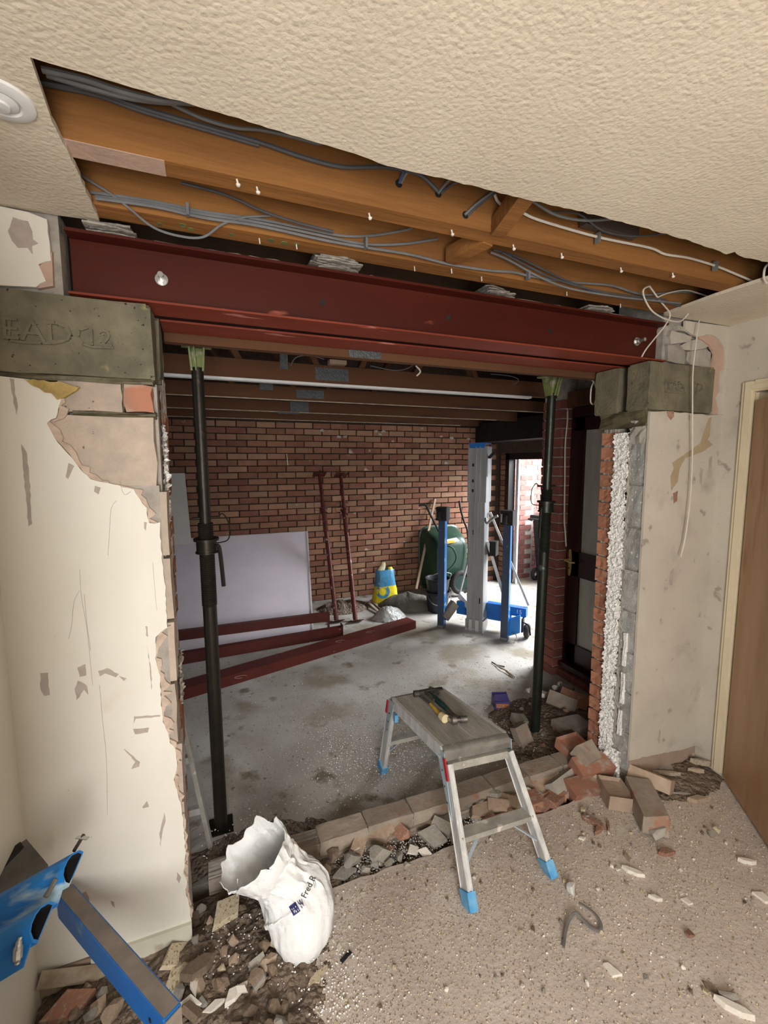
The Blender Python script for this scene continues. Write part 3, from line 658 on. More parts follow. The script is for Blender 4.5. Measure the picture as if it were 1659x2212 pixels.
# outside: drive and neighbour's wall, its bricks counted while they show
bm = new(); box(bm, GX+.1, 9, -1.5, 9, GZ-.12, GZ-.01); st('trim_4', bm, M['drive'], 'pale concrete drive outside the doorway')
ow = bpy.data.objects.new('wall_outside', None); put(ow, 'wall_outside', None, 'sunlit red brick wall outside the doorway', None, None, 'structure')
OY = 4.05
bm = new(); box(bm, GX+.12, 7, OY+.006, OY+.1, -.2, 2.6); box(bm, GX+.12, 4.62, OY-.14, OY+.01, -.2, 1.62); mk('mortar', bm, M['outmortar'], ow)
ob = setmat(brickmesh(.215, .04, .065, 71), M['outbrick']); ob2 = setmat(brickmesh(.215, .04, .065, 72), M['outbrick'])
for r_ in range(32):
    z = GZ+.03+r_*.075; x = GX+.2+(.11 if r_ % 2 else 0)
    while x < 5.9:
        if not (z < 1.6 and x < 4.5): inst('brick', R.choice((ob, ob2)), ow, (x, OY+.016, z))
        x += .225
    if z < 1.6:
        x = GX+.12+(.11 if r_ % 2 else .0)
        for xx in (x+.1, x+.325):
            if xx < 4.55: inst('brick', R.choice((ob, ob2)), ow, (xx, OY-.13, z))

bm = rblock(1.935, 2.03, .10, .42, -.12, .075, 55, .006); mk('damp_base_course', bm, M['wetmortar'], wr)
# ================================================================== STEEL, PADSTONES, TIMBERS
def ibeam_bm(x0, x1, y0, y1, z0, z1, tf=.0085, tw=.007, fillet=.008):
    ym = (y0+y1)/2; a, b = ym-tw/2, ym+tw/2
    prof = [(y0,z0),(y1,z0),(y1,z0+tf),(b+fillet,z0+tf),(b,z0+tf+fillet),(b,z1-tf-fillet),(b+fillet,z1-tf),(y1,z1-tf),(y1,z1),(y0,z1),(y0,z1-tf),(a-fillet,z1-tf),(a,z1-tf-fillet),(a,z0+tf+fillet),(a-fillet,z0+tf),(y0,z0+tf)]
    bm = new(); prism(bm, prof, YZ, x0, x1); return bm
ZB0, ZB1 = 2.196, 2.376
t = thing('steel_beam', 'front red oxide steel beam over the opening, nearer the camera', 'beam', (-.35, .06, ZB0))
# web recessed between the flanges
def beamparts(x0, x1, y0, y1, t):
    bm = new(); box(bm, x0, x1, y0, y1, ZB0, ZB0+.0065); bmesh.ops.bevel(bm, geom=bm.edges[:], offset=.001, segments=1); mk('lower_flange', bm, M['steel_scuffed_lit'], t, 'scuffed lower flange, light from below painted in as lighter red')
    bm = new(); box(bm, x0, x1, y0, y1, ZB1-.009, ZB1); bmesh.ops.bevel(bm, geom=bm.edges[:], offset=.001, segments=1); mk('upper_flange', bm, M['steel'], t)
    ym = (y0+y1)/2; prof = [(ym-.012,ZB0+.006),(ym-.0035,ZB0+.018),(ym-.0035,ZB1-.018),(ym-.012,ZB1-.0085),(ym+.012,ZB1-.0085),(ym+.0035,ZB1-.018),(ym+.0035,ZB0+.018),(ym+.012,ZB0+.006)]
    bm = new(); prism(bm, prof, YZ, x0, x1); mk('web', bm, M['steel'], t)
beamparts(-.345, 2.105, .004, .134, t)
YW = .066
for px, py, kind in ((349,604,1),(1375,738,1),(698,652,0),(971,685,0),(1190,714,0)):
    c = U(px, py, 'y', YW-.006)
    if kind:
        bm = new(); cyl(bm, (c.x, YW-.003, c.z), (c.x, YW-.009, c.z), .019, n=18); cyl(bm, (c.x, YW-.009, c.z), (c.x, YW-.022, c.z), .0135, n=6); cyl(bm, (c.x, YW-.022, c.z), (c.x, YW-.052, c.z), .0085, n=12)
        mk('bolt', bm, M['zinc'], t)
    else:
        bm = new(); cyl(bm, (c.x, YW, c.z), (c.x, YW-.0012, c.z), .010, n=14); mk('bolt_hole', bm, M['black'], t)
t = thing('steel_beam', 'rear red oxide steel beam, behind the front one across the opening', 'beam', (-.2, .24, ZB0))
beamparts(-.125, 2.2, .192, .330, t)
bm = new(); box(bm, -.12, 2.19, .137, .189, ZB0+.012, ZB1-.01); mk('painted_gap_shade', bm, M['black'], t)  # black strip painted in for the shade between the two beams
# timber plate behind the steel
bm = new(); box(bm, -.125, 2.30, .345, .385, 2.165, 2.32); bmesh.ops.bevel(bm, geom=bm.edges[:], offset=.002, segments=1)
t = mk('timber_plate', bm, M['joistdark'], None, 'brown roof timber directly behind the rear steel beam', 'timber')
c = U(790, 762, 'y', .334); bm = new(); box(bm, c.x-.075, c.x+.075, .342, .345, 2.168, 2.23); mk('nail_plate', bm, M['plate'], t)
# padstones
def pad(label, x0, x1, y0, y1, z0, z1, seed, bev=.012):
    t = thing('concrete_padstone', label, 'padstone', ((x0+x1)/2, (y0+y1)/2, z0))
    bm = new(); box(bm, x0, x1, y0, y1, z0, z1)
    bmesh.ops.bevel(bm, geom=bm.edges[:], offset=bev, segments=2)
    bmesh.ops.subdivide_edges(bm, edges=[e for e in bm.edges if e.calc_length() > .08], cuts=4, use_grid_fill=True)
    rr = random.Random(seed)
    for v in bm.verts: v.co += Vector([noise.noise(v.co*18+Vector((seed, i*5, 0)))*.004 for i in range(3)])
    mk('block', bm, M['padstone'], t, smooth=True)
    return t
def stamp(t, txt, px, py, w_px, y, size, z_off=0, rotz=0):
    bm = textmesh(txt, size, .006); c = U(px, py, 'y', y)
    for v in bm.verts: v.co = Vector((c.x+v.co.x*1.05, y-v.co.z*1.0, c.z+v.co.y))
    mk('raised_lettering', bm, M['padstone'], t)
def stampbox(t, pts, y):
    P = P0(pts, y); bm = new()
    for (a, b), (c, d) in zip(P, P[1:]): beam(bm, (a, y, b), (c, y, d), .007, .010, (0, 1, 0))
    mk('raised_border', bm, M['padstone'], t)
t = pad('big concrete padstone with cast lettering under the left beam ends', XL+.002, -.136, -.003, .118, 1.966, 2.186, 3)
stamp(t, 'EAD', 82, 718, 100, -.004, .085); stamp(t, '12', 214, 732, 50, -.004, .068)
stampbox(t, [(22,690),(20,736),(60,741),(120,742),(138,738),(149,726),(140,708),(125,699)], -.0035)
stampbox(t, [(190,708),(172,714),(169,728),(180,744),(200,750),(246,752)], -.0035)
t = pad('rear concrete padstone at the left, under the second beam', -.38, -.128, .15, .285, 1.98, 2.194, 5)
t = pad('concrete padstone with worn cast marks under the right end of the front beam', 1.985, 2.452, -.003, .115, 1.962, 2.190, 7, .009)
stamp(t, 'EAD', 1459, 834, 50, -.004, .055); stamp(t, '12', 1510, 838, 20, -.004, .055)
stampbox(t, [(1436,824),(1478,830),(1478,850),(1436,846),(1436,824)], -.0035); stampbox(t, [(1500,826),(1516,830),(1518,846),(1502,848)], -.0035)
t = pad('narrow concrete padstone behind the right one, under the rear beam', 1.995, 2.30, .178, .325, 1.962, 2.192, 9, .006)
# packing slates above the beams
def packer(label, px, py, w_, n, seed, thk=.007):
    rr = random.Random(seed); c = U(px, py, 'y', .03)
    t = thing('slate_packing', label, 'slate packing', (c.x, .06, ZB1), group=None)
    z = ZB1+.001
    for i in range(n):
        ww = w_*rr.uniform(.8, 1.05); dx = rr.uniform(-.015, .015)
        out = [(c.x+dx-ww/2, .0+rr.uniform(-.012,.01)), (c.x+dx-ww/5, -.005+rr.uniform(-.012,.01)), (c.x+dx+ww/5, rr.uniform(-.014,.01)), (c.x+dx+ww/2, rr.uniform(-.01,.014)), (c.x+dx+ww/2, .11), (c.x+dx-ww/2, .11)]
        bm = new(); prism(bm, rough(out, .003, .012, seed+i), XY, z, z+thk*rr.uniform(.6,1)); mk('slate', bm, M['slate'], t); z += thk
packer('tall broken stack of pale slates wedged above the beam near its middle', 722, 560, .17, 7, 1)
packer('low slate packing wedged above the beam, right of the tall stack', 1070, 622, .13, 5, 2, .006)
packer('dark slate packing above the beam near its right end', 1285, 660, .14, 4, 4, .006)
packer('black slate packing above the beam at its left end', 235, 492, .13, 4, 5, .006)
bm = new()
for x0, x1 in ((-.12, .42), (.60, 1.9)): 
    beam(bm, (x0, .085, ZB1+.014), (x1, .085, ZB1+.016), .02, .026)
bmesh.ops.subdivide_edges(bm, edges=bm.edges[:], cuts=12, use_grid_fill=True)
for v in bm.verts: v.co += Vector((0, ru(-.004,.004), ru(-.006,.004)))
mk('mortar_packing', bm, M['mortar'], None, 'rough mortar bedding strip along the top of the front beam', 'mortar')

# joists in the ceiling slot
def plank(name, label, cat, x0, x1, y0, y1, z0, z1, mm, group=None, wob=.0015, cuts=20):
    bm = new(); box(bm, x0, x1, y0, y1, z0, z1); bmesh.ops.bevel(bm, geom=bm.edges[:], offset=.0025, segments=1)
    return mk(name, bm, mm, None, label, cat, group)
j1 = plank('ceiling_joist', 'orange timber joist across the middle of the ceiling slot', 'joist', XL-.05, XR+.05, -.330, -.268, 2.4190, 2.605, M['joist'])
j2 = plank('ceiling_joist', 'orange timber joist just above the steel beam', 'joist', XL-.05, XR+.05, -.062, .012, 2.4192, 2.605, M['joist'])
j3 = plank('ceiling_joist', 'dark joist at the front edge of the ceiling slot, mostly above the ceiling', 'joist', XL-.05, XR+.05, -.645, -.59, 2.42, 2.605, M['joist'])
# pink plaster drip on joist end
bm = new(); box(bm, -.27, -.06, -.3305, -.268, 2.4175, 2.4192); mk('plaster_stain', bm, M['pinkplaster'], j1)
# timber noggin slanting between joists, in two bits
a = U(1083, 497, 'z', 2.42); b = U(1122, 428, 'z', 2.43)
bm = new(); beam(bm, (a.x, -.335, 2.435), (b.x-.02, -.60, 2.435), .048, .05); bmesh.ops.bevel(bm, geom=bm.edges[:], offset=.003, segments=1)
mk('noggin', bm, M['joist'], None, 'short orange noggin in front of the middle joist', 'noggin', 'noggins in the ceiling slot')
a = U(990, 548, 'z', 2.43)
bm = new(); beam(bm, (a.x-.005, -.1, 2.44), (a.x+.04, -.267, 2.44), .045, .05); bmesh.ops.bevel(bm, geom=bm.edges[:], offset=.003, segments=1)
mk('noggin', bm, M['joist'], None, 'short orange noggin behind the middle joist', 'noggin', 'noggins in the ceiling slot')
for px, py in ((555,421),(797,476),(975,511),(1108,542),(1212,560),(1340,590),(1452,601),(512,405)):
    c = U(px, py, 'z', 2.4); bm = new(); cyl(bm, (c.x, c.y, 2.42), (c.x+.003, c.y-.002, 2.404), .0025, n=6); cyl(bm, (c.x+.003, c.y-.002, 2.407), (c.x+.003, c.y-.002, 2.402), .006, .004, n=8)
    mk('plasterboard_nail', bm, M['whitestone'], j1)
for px, py in ((560,520),(640,532),(895,580),(975,585),(1040,602),(1224,634),(1340,660)):
    c = U(px, py, 'z', 2.412); bm = new(); cyl(bm, (c.x, c.y, 2.42), (c.x+.002, c.y, 2.403), .002, n=6); mk('plasterboard_nail', bm, M['whitestone'], j2)
for k, (px, py, s) in enumerate(((395,492,1),(345,489,.7),(412,500,.8),(500,512,.8),(586,524,1),(614,530,1.1),(640,533,.9))):
    c = U(px, py, 'z', 2.412); c.y = max(min(c.y, -.01), -.05); bm = new(); prism(bm, [(c.x+.011*s*math.cos(q), c.y+.011*s*math.sin(q)) for q in [i*.785 for i in range(8)]], XY, 2.4178, 2.4195)
    mk('paint_dab', bm, M['propgreen'], j2)
bm = new(); beam(bm, U(1250,478,'y',-.345)+Vector((0,-.02,.0)), U(1362,507,'y',-.345)+Vector((0,-.02,.0)), .03, .045); mk('packing_board', bm, M['lintel'], None, 'rough pale board end lying above the slot beside the joist', 'board')
# cables
def cab(label, pts, ax, val, r, mm, name='cable', group=None, k=5, **kw):
    P = [U(p[0], p[1], ax, p[2] if len(p) > 2 else val) for p in pts]
    bm = new(); tube(bm, P, r, 7, k, **kw)
    return mk(name, bm, M[mm], None, label, 'cable', group, smooth=True)
cab('thick dark grey cable along the front of the slot at upper left', [(83,176),(202,198),(304,232),(405,262),(560,307),(651,338),(739,360),(830,361),(887,371),(914,382),(932,398),(946,413)], 'y', -.352, .0055, 'cabledark')
cab('second dark grey cable paired below the thick one at upper left', [(84,180),(202,204),(304,239),(405,269),(560,314)], 'y', -.350, .0045, 'cabledark')
cab('pale grey cable above the thick dark pair at the slot edge', [(371,225),(439,256),(506,275),(560,280),(620,292),(685,309),(700,306)], 'y', -.37, .0045, 'cable')
cab('dusty cables crowded at the slot front edge, upper left corner', [(90,150),(180,170),(260,196),(340,215),(420,222)], 'y', -.46, .006, 'cable')
cab('dusty cable just behind the crowded one at upper left', [(100,160),(200,190),(290,212),(380,222)], 'y', -.43, .006, 'cable')
cab('thin grey cable drooping onto the beam at its left end', [(172,377),(236,417),(277,448),(331,491),(388,510),(439,512),(479,485),(523,470),(560,467),(584,466)], 'y', -.085, .0035, 'cable')
cab('grey cable clipped along the rear joist, top one at left', [(196,415),(337,436),(439,457),(560,474),(651,492),(736,509),(803,509),(871,498),(890,492)], 'y', -.075, .0042, 'cable')
cab('grey cable clipped along the rear joist, second one', [(206,424),(337,442),(439,463),(560,481),(685,507),(786,527),(871,527),(945,516)], 'y', -.082, .0042, 'cable')
cab('long grey cable along the rear joist to the right corner', [(206,428),(337,447),(439,470),(560,488),(702,519),(793,535),(887,550),(972,571),(1056,584),(1110,588),(1144,596),(1228,609),(1316,616),(1363,630),(1396,637),(1437,633),(1487,631),(1536,641)], 'y', -.088, .0045, 'cable')
cab('dark cable behind the middle joist at left', [(392,395),(470,415),(520,434),(560,453),(640,480),(720,500)], 'y', -.115, .004, 'cabledark')
cab('grey cable falling from the middle joist to the right corner', [(1065,540),(1110,552),(1161,576),(1235,611),(1302,636),(1370,646),(1430,652),(1470,661)], 'y', -.10, .004, 'cabledark')
cab('second grey cable falling to the right corner', [(1060,545),(1100,562),(1167,599),(1235,624),(1336,641),(1400,648),(1470,655)], 'y', -.105, .004, 'cable')
cab('third grey cable falling to the right corner', [(1085,545),(1150,580),(1200,603),(1290,628),(1370,640),(1440,647)], 'y', -.11, .0035, 'cabledark')
cab('white cable clipped along the middle joist to the right', [(1068,418),(1080,440),(1122,456),(1167,476),(1292,512),(1403,535),(1437,549),(1487,557),(1545,574),(1590,592),(1629,609)], 'y', -.352, .0042, 'cablewhite')
cab('pale looping cable at the slot front edge, right half', [(1150,434),(1201,464),(1262,476),(1322,473)], 'y', -.42, .004, 'cable')
cab('thin black cable behind the pale loop at right', [(1191,458),(1250,462),(1302,498),(1370,510),(1440,504)], 'y', -.40, .003, 'cabledark')
for i, (pts, mm) in enumerate(([[(862,396),(868,380),(872,368)], 'cableblue'], [[(866,396),(876,378),(884,366)], 'cable'], [[(946,418),(962,398),(974,386)], 'cable'], [[(952,418),(972,402),(988,392)], 'cabledark'], [[(1002,398),(998,390),(996,384)], 'cabledark'], [[(1004,464),(1030,440),(1066,414)], 'cable'], [[(1010,466),(1036,442),(1070,416)], 'cabledark'])):
    lab = ('blue wire poking from the first joist hole', 'grey wire beside the blue one', 'grey cable entering the second joist hole', 'dark cable beside it in the second joist hole', 'dark cable stub between joist holes', 'grey cable entering the third joist hole', 'dark cable beside it in the third joist hole')[i]
    cab(lab, [(a, b, -.332-.012*j) for j, (a, b) in enumerate(pts)], 'y', 0, .004, mm)
for px, py in ((862,396),(947,418),(1006,464)):
    c = U(px, py, 'y', -.3315); bm = new(); cyl(bm, (c.x, -.3302, c.z), (c.x, -.3312, c.z), .011, n=12); mk('drilled_hole', bm, M['black'], j1)
for px, py in ((405,452),(791,525),(1142,594),(1293,513),(1547,574)):
    c = U(px, py, 'y', -.10 if px not in (1293,1547) else -.357); bm = new(); box(bm, c.x-.004, c.x+.004, c.y-.006, c.y+.012, c.z-.016, c.z+.016)
    mk('cable_clip', bm, M['cable'], j2 if px not in (1293,1547) else j1)
cab('white flex looping down below the ceiling corner at right', [(1403,618,-.13),(1390,626,-.13),(1393,646,-.12),(1410,673,-.10),(1440,690,-.08),(1470,694,-.06),(1491,673,-.06),(1512,656,-.07),(1534,646,-.10)], 'y', 0, .0034, 'cablewhite')
cab('white flex running down across the beam end at right', [(1403,618,-.12),(1426,650,-.10),(1447,677,-.07),(1440,698,-.05),(1420,724,-.03),(1396,754,-.02),(1386,771,-.01)], 'y', 0, .0032, 'cablewhite')
cab('short white loop of flex above the beam end', [(1405,650,-.1),(1440,634,-.1),(1480,627,-.11),(1510,634,-.12),(1537,643,-.13)], 'y', 0, .003, 'cablewhite')
cab('long white flex hanging straight down in front of the right wall', [(1512,690,-.02),(1509,699,-.03),(1504,737,-.04),(1497,800,-.04),(1496,855,-.04),(1496,950,-.035),(1495,1010,-.035),(1490,1087,-.035),(1480,1163,-.035),(1470,1203,-.035)], 'y', 0, .0032, 'cablewhite')
cab('white flex dropping into the slot at the extreme right', [(1659,570,-.45),(1652,580,-.45),(1650,600,-.44),(1656,612,-.43)], 'y', 0, .004, 'cablewhite')
cab('white flex hanging beside the brick pier and dark door', [(1222,838,1.287),(1223,864,1.25),(1226,903,1.2),(1221,960),(1220,1040),(1219,1120),(1221,1150),(1223,1180)], 'y', 1.17, .006, 'cablewhite')
cab('white flex curl hanging by the rear padstone', [(1262,818),(1280,822),(1289,845),(1284,872),(1276,868),(1277,840),(1282,826)], 'y', .390, .004, 'cablewhite')
cab('ragged white flex sticking down from the rear beam timber', [(898,790),(908,802),(900,812)], 'y', .6, .004, 'cablewhite')

# garage ties (trusses)
def truss(y, label, mm='joistdark', z0=2.215, h=.105, white=False, webs=True):
    t = thing('roof_truss', label, 'truss', (1.2, y, z0), group='roof trusses over the garage')
    x1 = 2.66 if y < 1.45 else GX-.46
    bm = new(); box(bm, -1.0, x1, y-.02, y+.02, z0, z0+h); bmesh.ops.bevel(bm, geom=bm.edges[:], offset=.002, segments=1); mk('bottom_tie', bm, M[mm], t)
    if white:
        bm = new(); box(bm, -1.0, x1-.3, y-.024, y+.02, z0-.014, z0+.001); mk('white_edge_strip', bm, M['vent'], t)
    else:
        bm = new(); box(bm, -1.0, x1-.3, y-.0215, y-.019, z0-.004, z0+.004); mk('pale_edge', bm, M['splint'], t)
    if webs:
        for a_, b_ in ((.25,-.15), (.72,.35), (1.35,1.75), (1.9, 1.55), (.95,1.3)):
            bm = new(); beam(bm, (a_, y+.03, z0+.05), (b_, y+.03, z0+.75), .035, .07, (0,1,0)); mk('web', bm, M['joistdark'], t)
    return t
tr = []
for i, (y, lab) in enumerate(((1.31, 'nearest garage roof tie, with a white lower edge'), (2.16, 'second garage roof tie, behind the white edged one'), (3.03, 'third garage roof tie from the opening'), (3.86, 'last garage roof tie, against the far brick wall'))):
    tr.append(truss(y, lab, white=(i == 0), webs=(i < 2), h=.105 if i else .112))
for ti, px0, px1, py0, py1 in ((0,604,622,760,798),(0,681,753,793,825),(1,561,590,828,843),(1,640,700,841,862),(2,627,667,867,890),(2,600,647,893,905)):
    y = (1.31,2.16,3.03)[ti]-.0225; a = U(px0, py0, 'y', y); b = U(px1, py1, 'y', y)
    bm = new(); box(bm, a.x, b.x, y-.0015, y+.0015, max(b.z, 2.216), min(a.z, 2.40)); mk('nail_plate', bm, M['plate'], tr[ti])
c = U(730, 783, 'y', 1.25); bm = new(); box(bm, c.x-.055, c.x+.055, 1.24, 1.30, c.z-.012, c.z+.014); mk('batten_offcut', bm, M['wood'], None, 'short pale wood offcut lying on the nearest garage tie', 'offcut')
for i, lab in enumerate(('thin pale wires bundled above the nearest garage tie', 'thin wires trailing above the nearest garage tie, right of the offcut', 'loose thin wires high in the garage roof')):
    P = [[(628,790),(640,772),(670,768),(700,776)], [(800,790),(850,800),(880,796),(900,782)], [(1060,808),(1100,812),(1120,820),(1112,830)]][i]
    cab(lab, P, 'y', 1.288, .003, 'cable', name='wire')
# ceiling vent
cv = U(-2, 212, 'z', ZC); 
t = thing('ceiling_speaker', 'round white ceiling fitting cut off by the left picture edge', 'ceiling fitting', (cv.x, cv.y, ZC))
bm = new(); lathe(bm, [(.058,0),(.057,-.005),(.050,-.008),(.036,-.009),(.033,-.004),(.031,-.002),(.030,-.007),(.020,-.012),(.002,-.014)], (cv.x, cv.y, ZC), 40); mk('ring', bm, M['vent'], t, smooth=True)
bm = new(); lathe(bm, [(.018,-.012),(.016,-.016),(.001,-.018)], (cv.x, cv.y, ZC), 20); mk('centre', bm, M['vent'], t, smooth=True)

# ================================================================== PROPS
def prop(label, base, top, zc, mm, green, handle=1, headz=None, seed=0, ro=.030, ri=.0242):
    base, top = Vector(base), Vector(top); d = (top-base).normalized(); L = (top-base).length
    t = thing('steel_prop', label, 'prop', base)
    def at(s): return base+d*s
    s_c = zc
    bm = new(); beam(bm, base, at(.007), (.11 if green else .15), (.11 if green else .15), (0,1,0)); mk('base_plate', bm, M[mm], t)
    bm = new(); cyl(bm, at(.005), at(s_c-.28), ro, n=24); mk('outer_tube', bm, M[mm], t, smooth=True)
    bm = new(); prof = []; a, b = frame(d); n = 20; prev = None; s = s_c-.28
    k = 0
    while s < s_c+.10:
        q = ring(bm, at(s), a, b, ro+.001+(.0022 if k % 2 else -.0008), n)
        if prev:
            for i in range(n): bm.faces.new((prev[i], prev[(i+1)%n], q[(i+1)%n], q[i]))
        prev = q; s += .0045; k += 1
    mk('screw_thread', bm, M[mm], t)
    bm = new(); cyl(bm, at(s_c+.08), at(L-.1 if green else L-.01), ri, n=20); mk('inner_tube', bm, M[mm], t, smooth=True)
    for q in range(4):
        bm = new(); cyl(bm, at(s_c+.2+q*.11)+a*(ri-.001), at(s_c+.2+q*.11)+a*(ri+.0012), .008, n=10); mk('pin_hole', bm, M['black'], t)
    bm = new(); cyl(bm, at(s_c-.03), at(s_c+.02), ro+.013, n=20); cyl(bm, at(s_c+.02), at(s_c+.03), ro+.024, n=20); cyl(bm, at(s_c-.036), at(s_c-.03), ro+.018, n=20)
    nut = mk('collar_nut', bm, M[mm], t, smooth=True)
    bm = new(); side = Vector((handle, -.35, 0)).normalized(); p = at(s_c-.01)+side*(ro+.008)
    tube(bm, [p, p+side*.018+Vector((0,0,-.01)), p+side*.03+Vector((0,0,-.18))], .009, 8, 5, mi=0); mk('handle', bm, M[mm], nut, smooth=True)
    bm = new(); p = at(s_c+.12); e = Vector((handle, .2, 0)).normalized()
    cyl(bm, p-e*.055, p+e*.06, .006, n=10); tube(bm, [p+e*.055, p+e*.075+Vector((0,0,.015)), p+e*.10+Vector((0,0,-.03)), p+e*.098+Vector((0,0,-.1)), p+e*.06+Vector((0,0,-.115)), p+e*.02+Vector((0,0,-.112))], .003, 6, 5)
    mk('pin', bm, M[mm], t, smooth=True)
    if green:   # flared steel head with gussets under the timber
        hz = top.z; s = L-.115
        bm = new(); c = at(s)
        for q, wdt in ((1,.012),(-1,.012)):
            v = [Vector((c.x+q*.022, c.y-.025, c.z)), Vector((c.x+q*.030, c.y-.05, hz)), Vector((c.x+q*.030, c.y+.05, hz)), Vector((c.x+q*.022, c.y+.025, c.z))]
            A = [bm.verts.new(p_-Vector((wdt/3,0,0))) for p_ in v]; B = [bm.verts.new(p_+Vector((wdt/3,0,0))) for p_ in v]
            bm.faces.new(A); bm.faces.new(B)
            for i in range(4): bm.faces.new((A[i], A[(i+1)%4], B[(i+1)%4], B[i]))
        beam(bm, (c.x, c.y, c.z-.01), (c.x, c.y, hz-.02), .044, .008, (0,1,0)); beam(bm, (c.x-.005, c.y-.03, c.z+.0), (c.x-.012*handle, c.y-.05, hz), .006, .006, (0,1,0))
        box(bm, c.x-.06, c.x+.06, c.y-.06, c.y+.06, hz-.008, hz)
        mk('head_fork', bm, M['propgreen'], t)
    else:
        bm = new(); beam(bm, top-d*.007, top, .15, .15, (0,1,0)); mk('head_plate', bm, M[mm], t)
    return t
b = U(478, 1785, 'z', -.05); 
prop('dark green-black steel prop standing at the left of the opening', (b.x, b.y, GZ), (b.x-.012, b.y-.06, 2.21), 1.40, 'propl', True, 1)
b = U(1155, 1592, 'z', -.05)
prop('mottled dark green steel prop standing at the right of the opening', (b.x, b.y, GZ), (b.x-.0, b.y-.04, 2.21), 1.50, 'prop', True, -1)
b = U(727, 1343, 'z', GZ); tp = U(690, 1025, 'y', FY-.06)
prop('rusty red prop leaning on the brick wall beside the pink board', (b.x, b.y, GZ+.004), tp, 1.32, 'redprop', False, -1, ro=.026, ri=.021)
b = U(768, 1343, 'z', GZ); tp = U(736, 1027, 'y', FY-.06)
prop('rusty red prop leaning on the brick wall, right one of the pair', (b.x, b.y, GZ+.004), tp, 1.32, 'redprop', False, -1, ro=.026, ri=.021)

# ladder leaning behind the left stub
t = thing('aluminium_ladder', 'grey aluminium ladder leaning behind the left wall stub', 'ladder', (-.2, .5, GZ))
A0 = U(463, 1825, 'z', GZ); A0.y = .47; A0 = Vector((-.052, .475, GZ)); A1 = Vector((-.275, .325, 1.72))
for k, off in enumerate((0, -.40)):
    bm = new(); beam(bm, A0+Vector((off,0,0)), A1+Vector((off,0,0)), .018, .055, (0,1,0)); bmesh.ops.bevel(bm, geom=bm.edges[:], offset=.003, segments=1)
    mk('stile', bm, M['aludirty'], t)
for k in range(6):
    s = .12+.15*k; p = A0.lerp(A1, s); bm = new(); beam(bm, p+Vector((-.005,0,0)), p+Vector((-.395,0,0)), .028, .03, (0,0,1)); mk('rung', bm, M['alu'], t)
# ================================================================== GARAGE THINGS
# pink plasterboard leaning on the wall
bl = Vector((-.62, 2.85, GZ)); br_ = Vector((.955, 2.85, GZ)); tz = .90
tR = U(663, 1148, 'y', FY-.08); tL = Vector((-.62, FY-.08, tR.z)); 
def slab(bm, P4, th):
    a, b, c, d = P4; n = (b-a).cross(d-a).normalized()*th
    A = [bm.verts.new(p) for p in P4]; B = [bm.verts.new(p+n) for p in P4]
    bm.faces.new(A); bm.faces.new(B)
    for i in range(4): bm.faces.new((A[i], A[(i+1)%4], B[(i+1)%4], B[i]))
t = thing('plasterboard', 'large pink plasterboard sheet leaning against the brick wall', 'plasterboard', (.2, 2.9, GZ))
bm = new(); slab(bm, [bl, br_, tR, tL], -.0125); mk('sheet', bm, M['pinkboard'], t)
bm = new(); slab(bm, [bl+Vector((-.0,.03,0)), br_+Vector((.018,.03,0)), tR+Vector((.018,.03,0)), tL+Vector((0,.03,0))], -.0125); mk('rear_sheet', bm, M['paperedge'], t)
bm = new(); beam(bm, br_+Vector((-.003,-.001,.0)), tR+Vector((-.003,-.001,0)), .006, .014, (0,1,0)); mk('taped_edge', bm, M['paperedge'], t)
a = U(399, 1022, 'y', FY-.05); b = U(411, 1160, 'y', FY-.12)
bm = new(); slab(bm, [Vector((-.75, FY-.25, GZ)), Vector((b.x+.05, FY-.25, GZ)), Vector((a.x, FY-.035, a.z)), Vector((-.75, FY-.035, a.z))], -.018)
mk('white_panel', bm, M['whiteboard'], None, 'tall off-white panel standing at the far left, behind the pink sheet', 'panel')
# steel lengths on the floor
def chan(bm, p0, p1, w_, h, th=.009):
    p0, p1 = Vector(p0), Vector(p1); d = (p1-p0).normalized(); s = Vector((d.y, -d.x, 0)).normalized()
    prof = [(-w_/2,0),(-w_/2,h),(w_/2,h),(w_/2,0),(w_/2-th,0),(w_/2-th,h-th),(-w_/2+th,h-th),(-w_/2+th,0)]
    n = len(prof); A = [bm.verts.new(p0+s*u+Vector((0,0,v))) for u, v in prof]; B = [bm.verts.new(p1+s*u+Vector((0,0,v))) for u, v in prof]
    for q in (A, B):
        for f in ((0,1,6,7),(1,2,5,6),(2,3,4,5)): bm.faces.new([q[i] for i in f])
    for i in range(n): bm.faces.new((A[i], A[(i+1)%n], B[(i+1)%n], B[i]))
t = thing('steel_channel', 'longest red steel channel lying on the garage floor, nearest the camera', 'steel section', (.9, 2.3, GZ))
bm = new(); chan(bm, (-.62, 1.89, GZ), (1.99, 2.665, GZ), .15, .085); mk('channel', bm, M['steelflr'], t)
bm = new(); p = Vector((1.99, 2.665, GZ)); d = Vector((2.61,.775,0)).normalized(); slab(bm, [p+d*.001+Vector((d.y*.07,-d.x*.07,.0)), p+d*.001+Vector((-d.y*.07,d.x*.07,.0)), p+d*.001+Vector((-d.y*.07,d.x*.07,.035)), p+d*.001+Vector((d.y*.07,-d.x*.07,.035))], .006); mk('end_plate', bm, M['steelflr'], t)
for px, py in ((610,1408,),(520,1462),(735,1385),(800,1365)):
    c = U(px, py, 'z', GZ+.0855); bm = new()
    tube(bm, [Vector((c.x+.035*math.cos(q)*1.3, c.y+.02*math.sin(q), GZ+.0853)) for q in [i*.7 for i in range(8)]], .0016, 4, 3); mk('chalk_ring', bm, M['pinkplaster'], t)
t = thing('steel_channel', 'red steel bar on the floor between the long channel and the raised bar', 'steel section', (.5, 2.7, GZ))
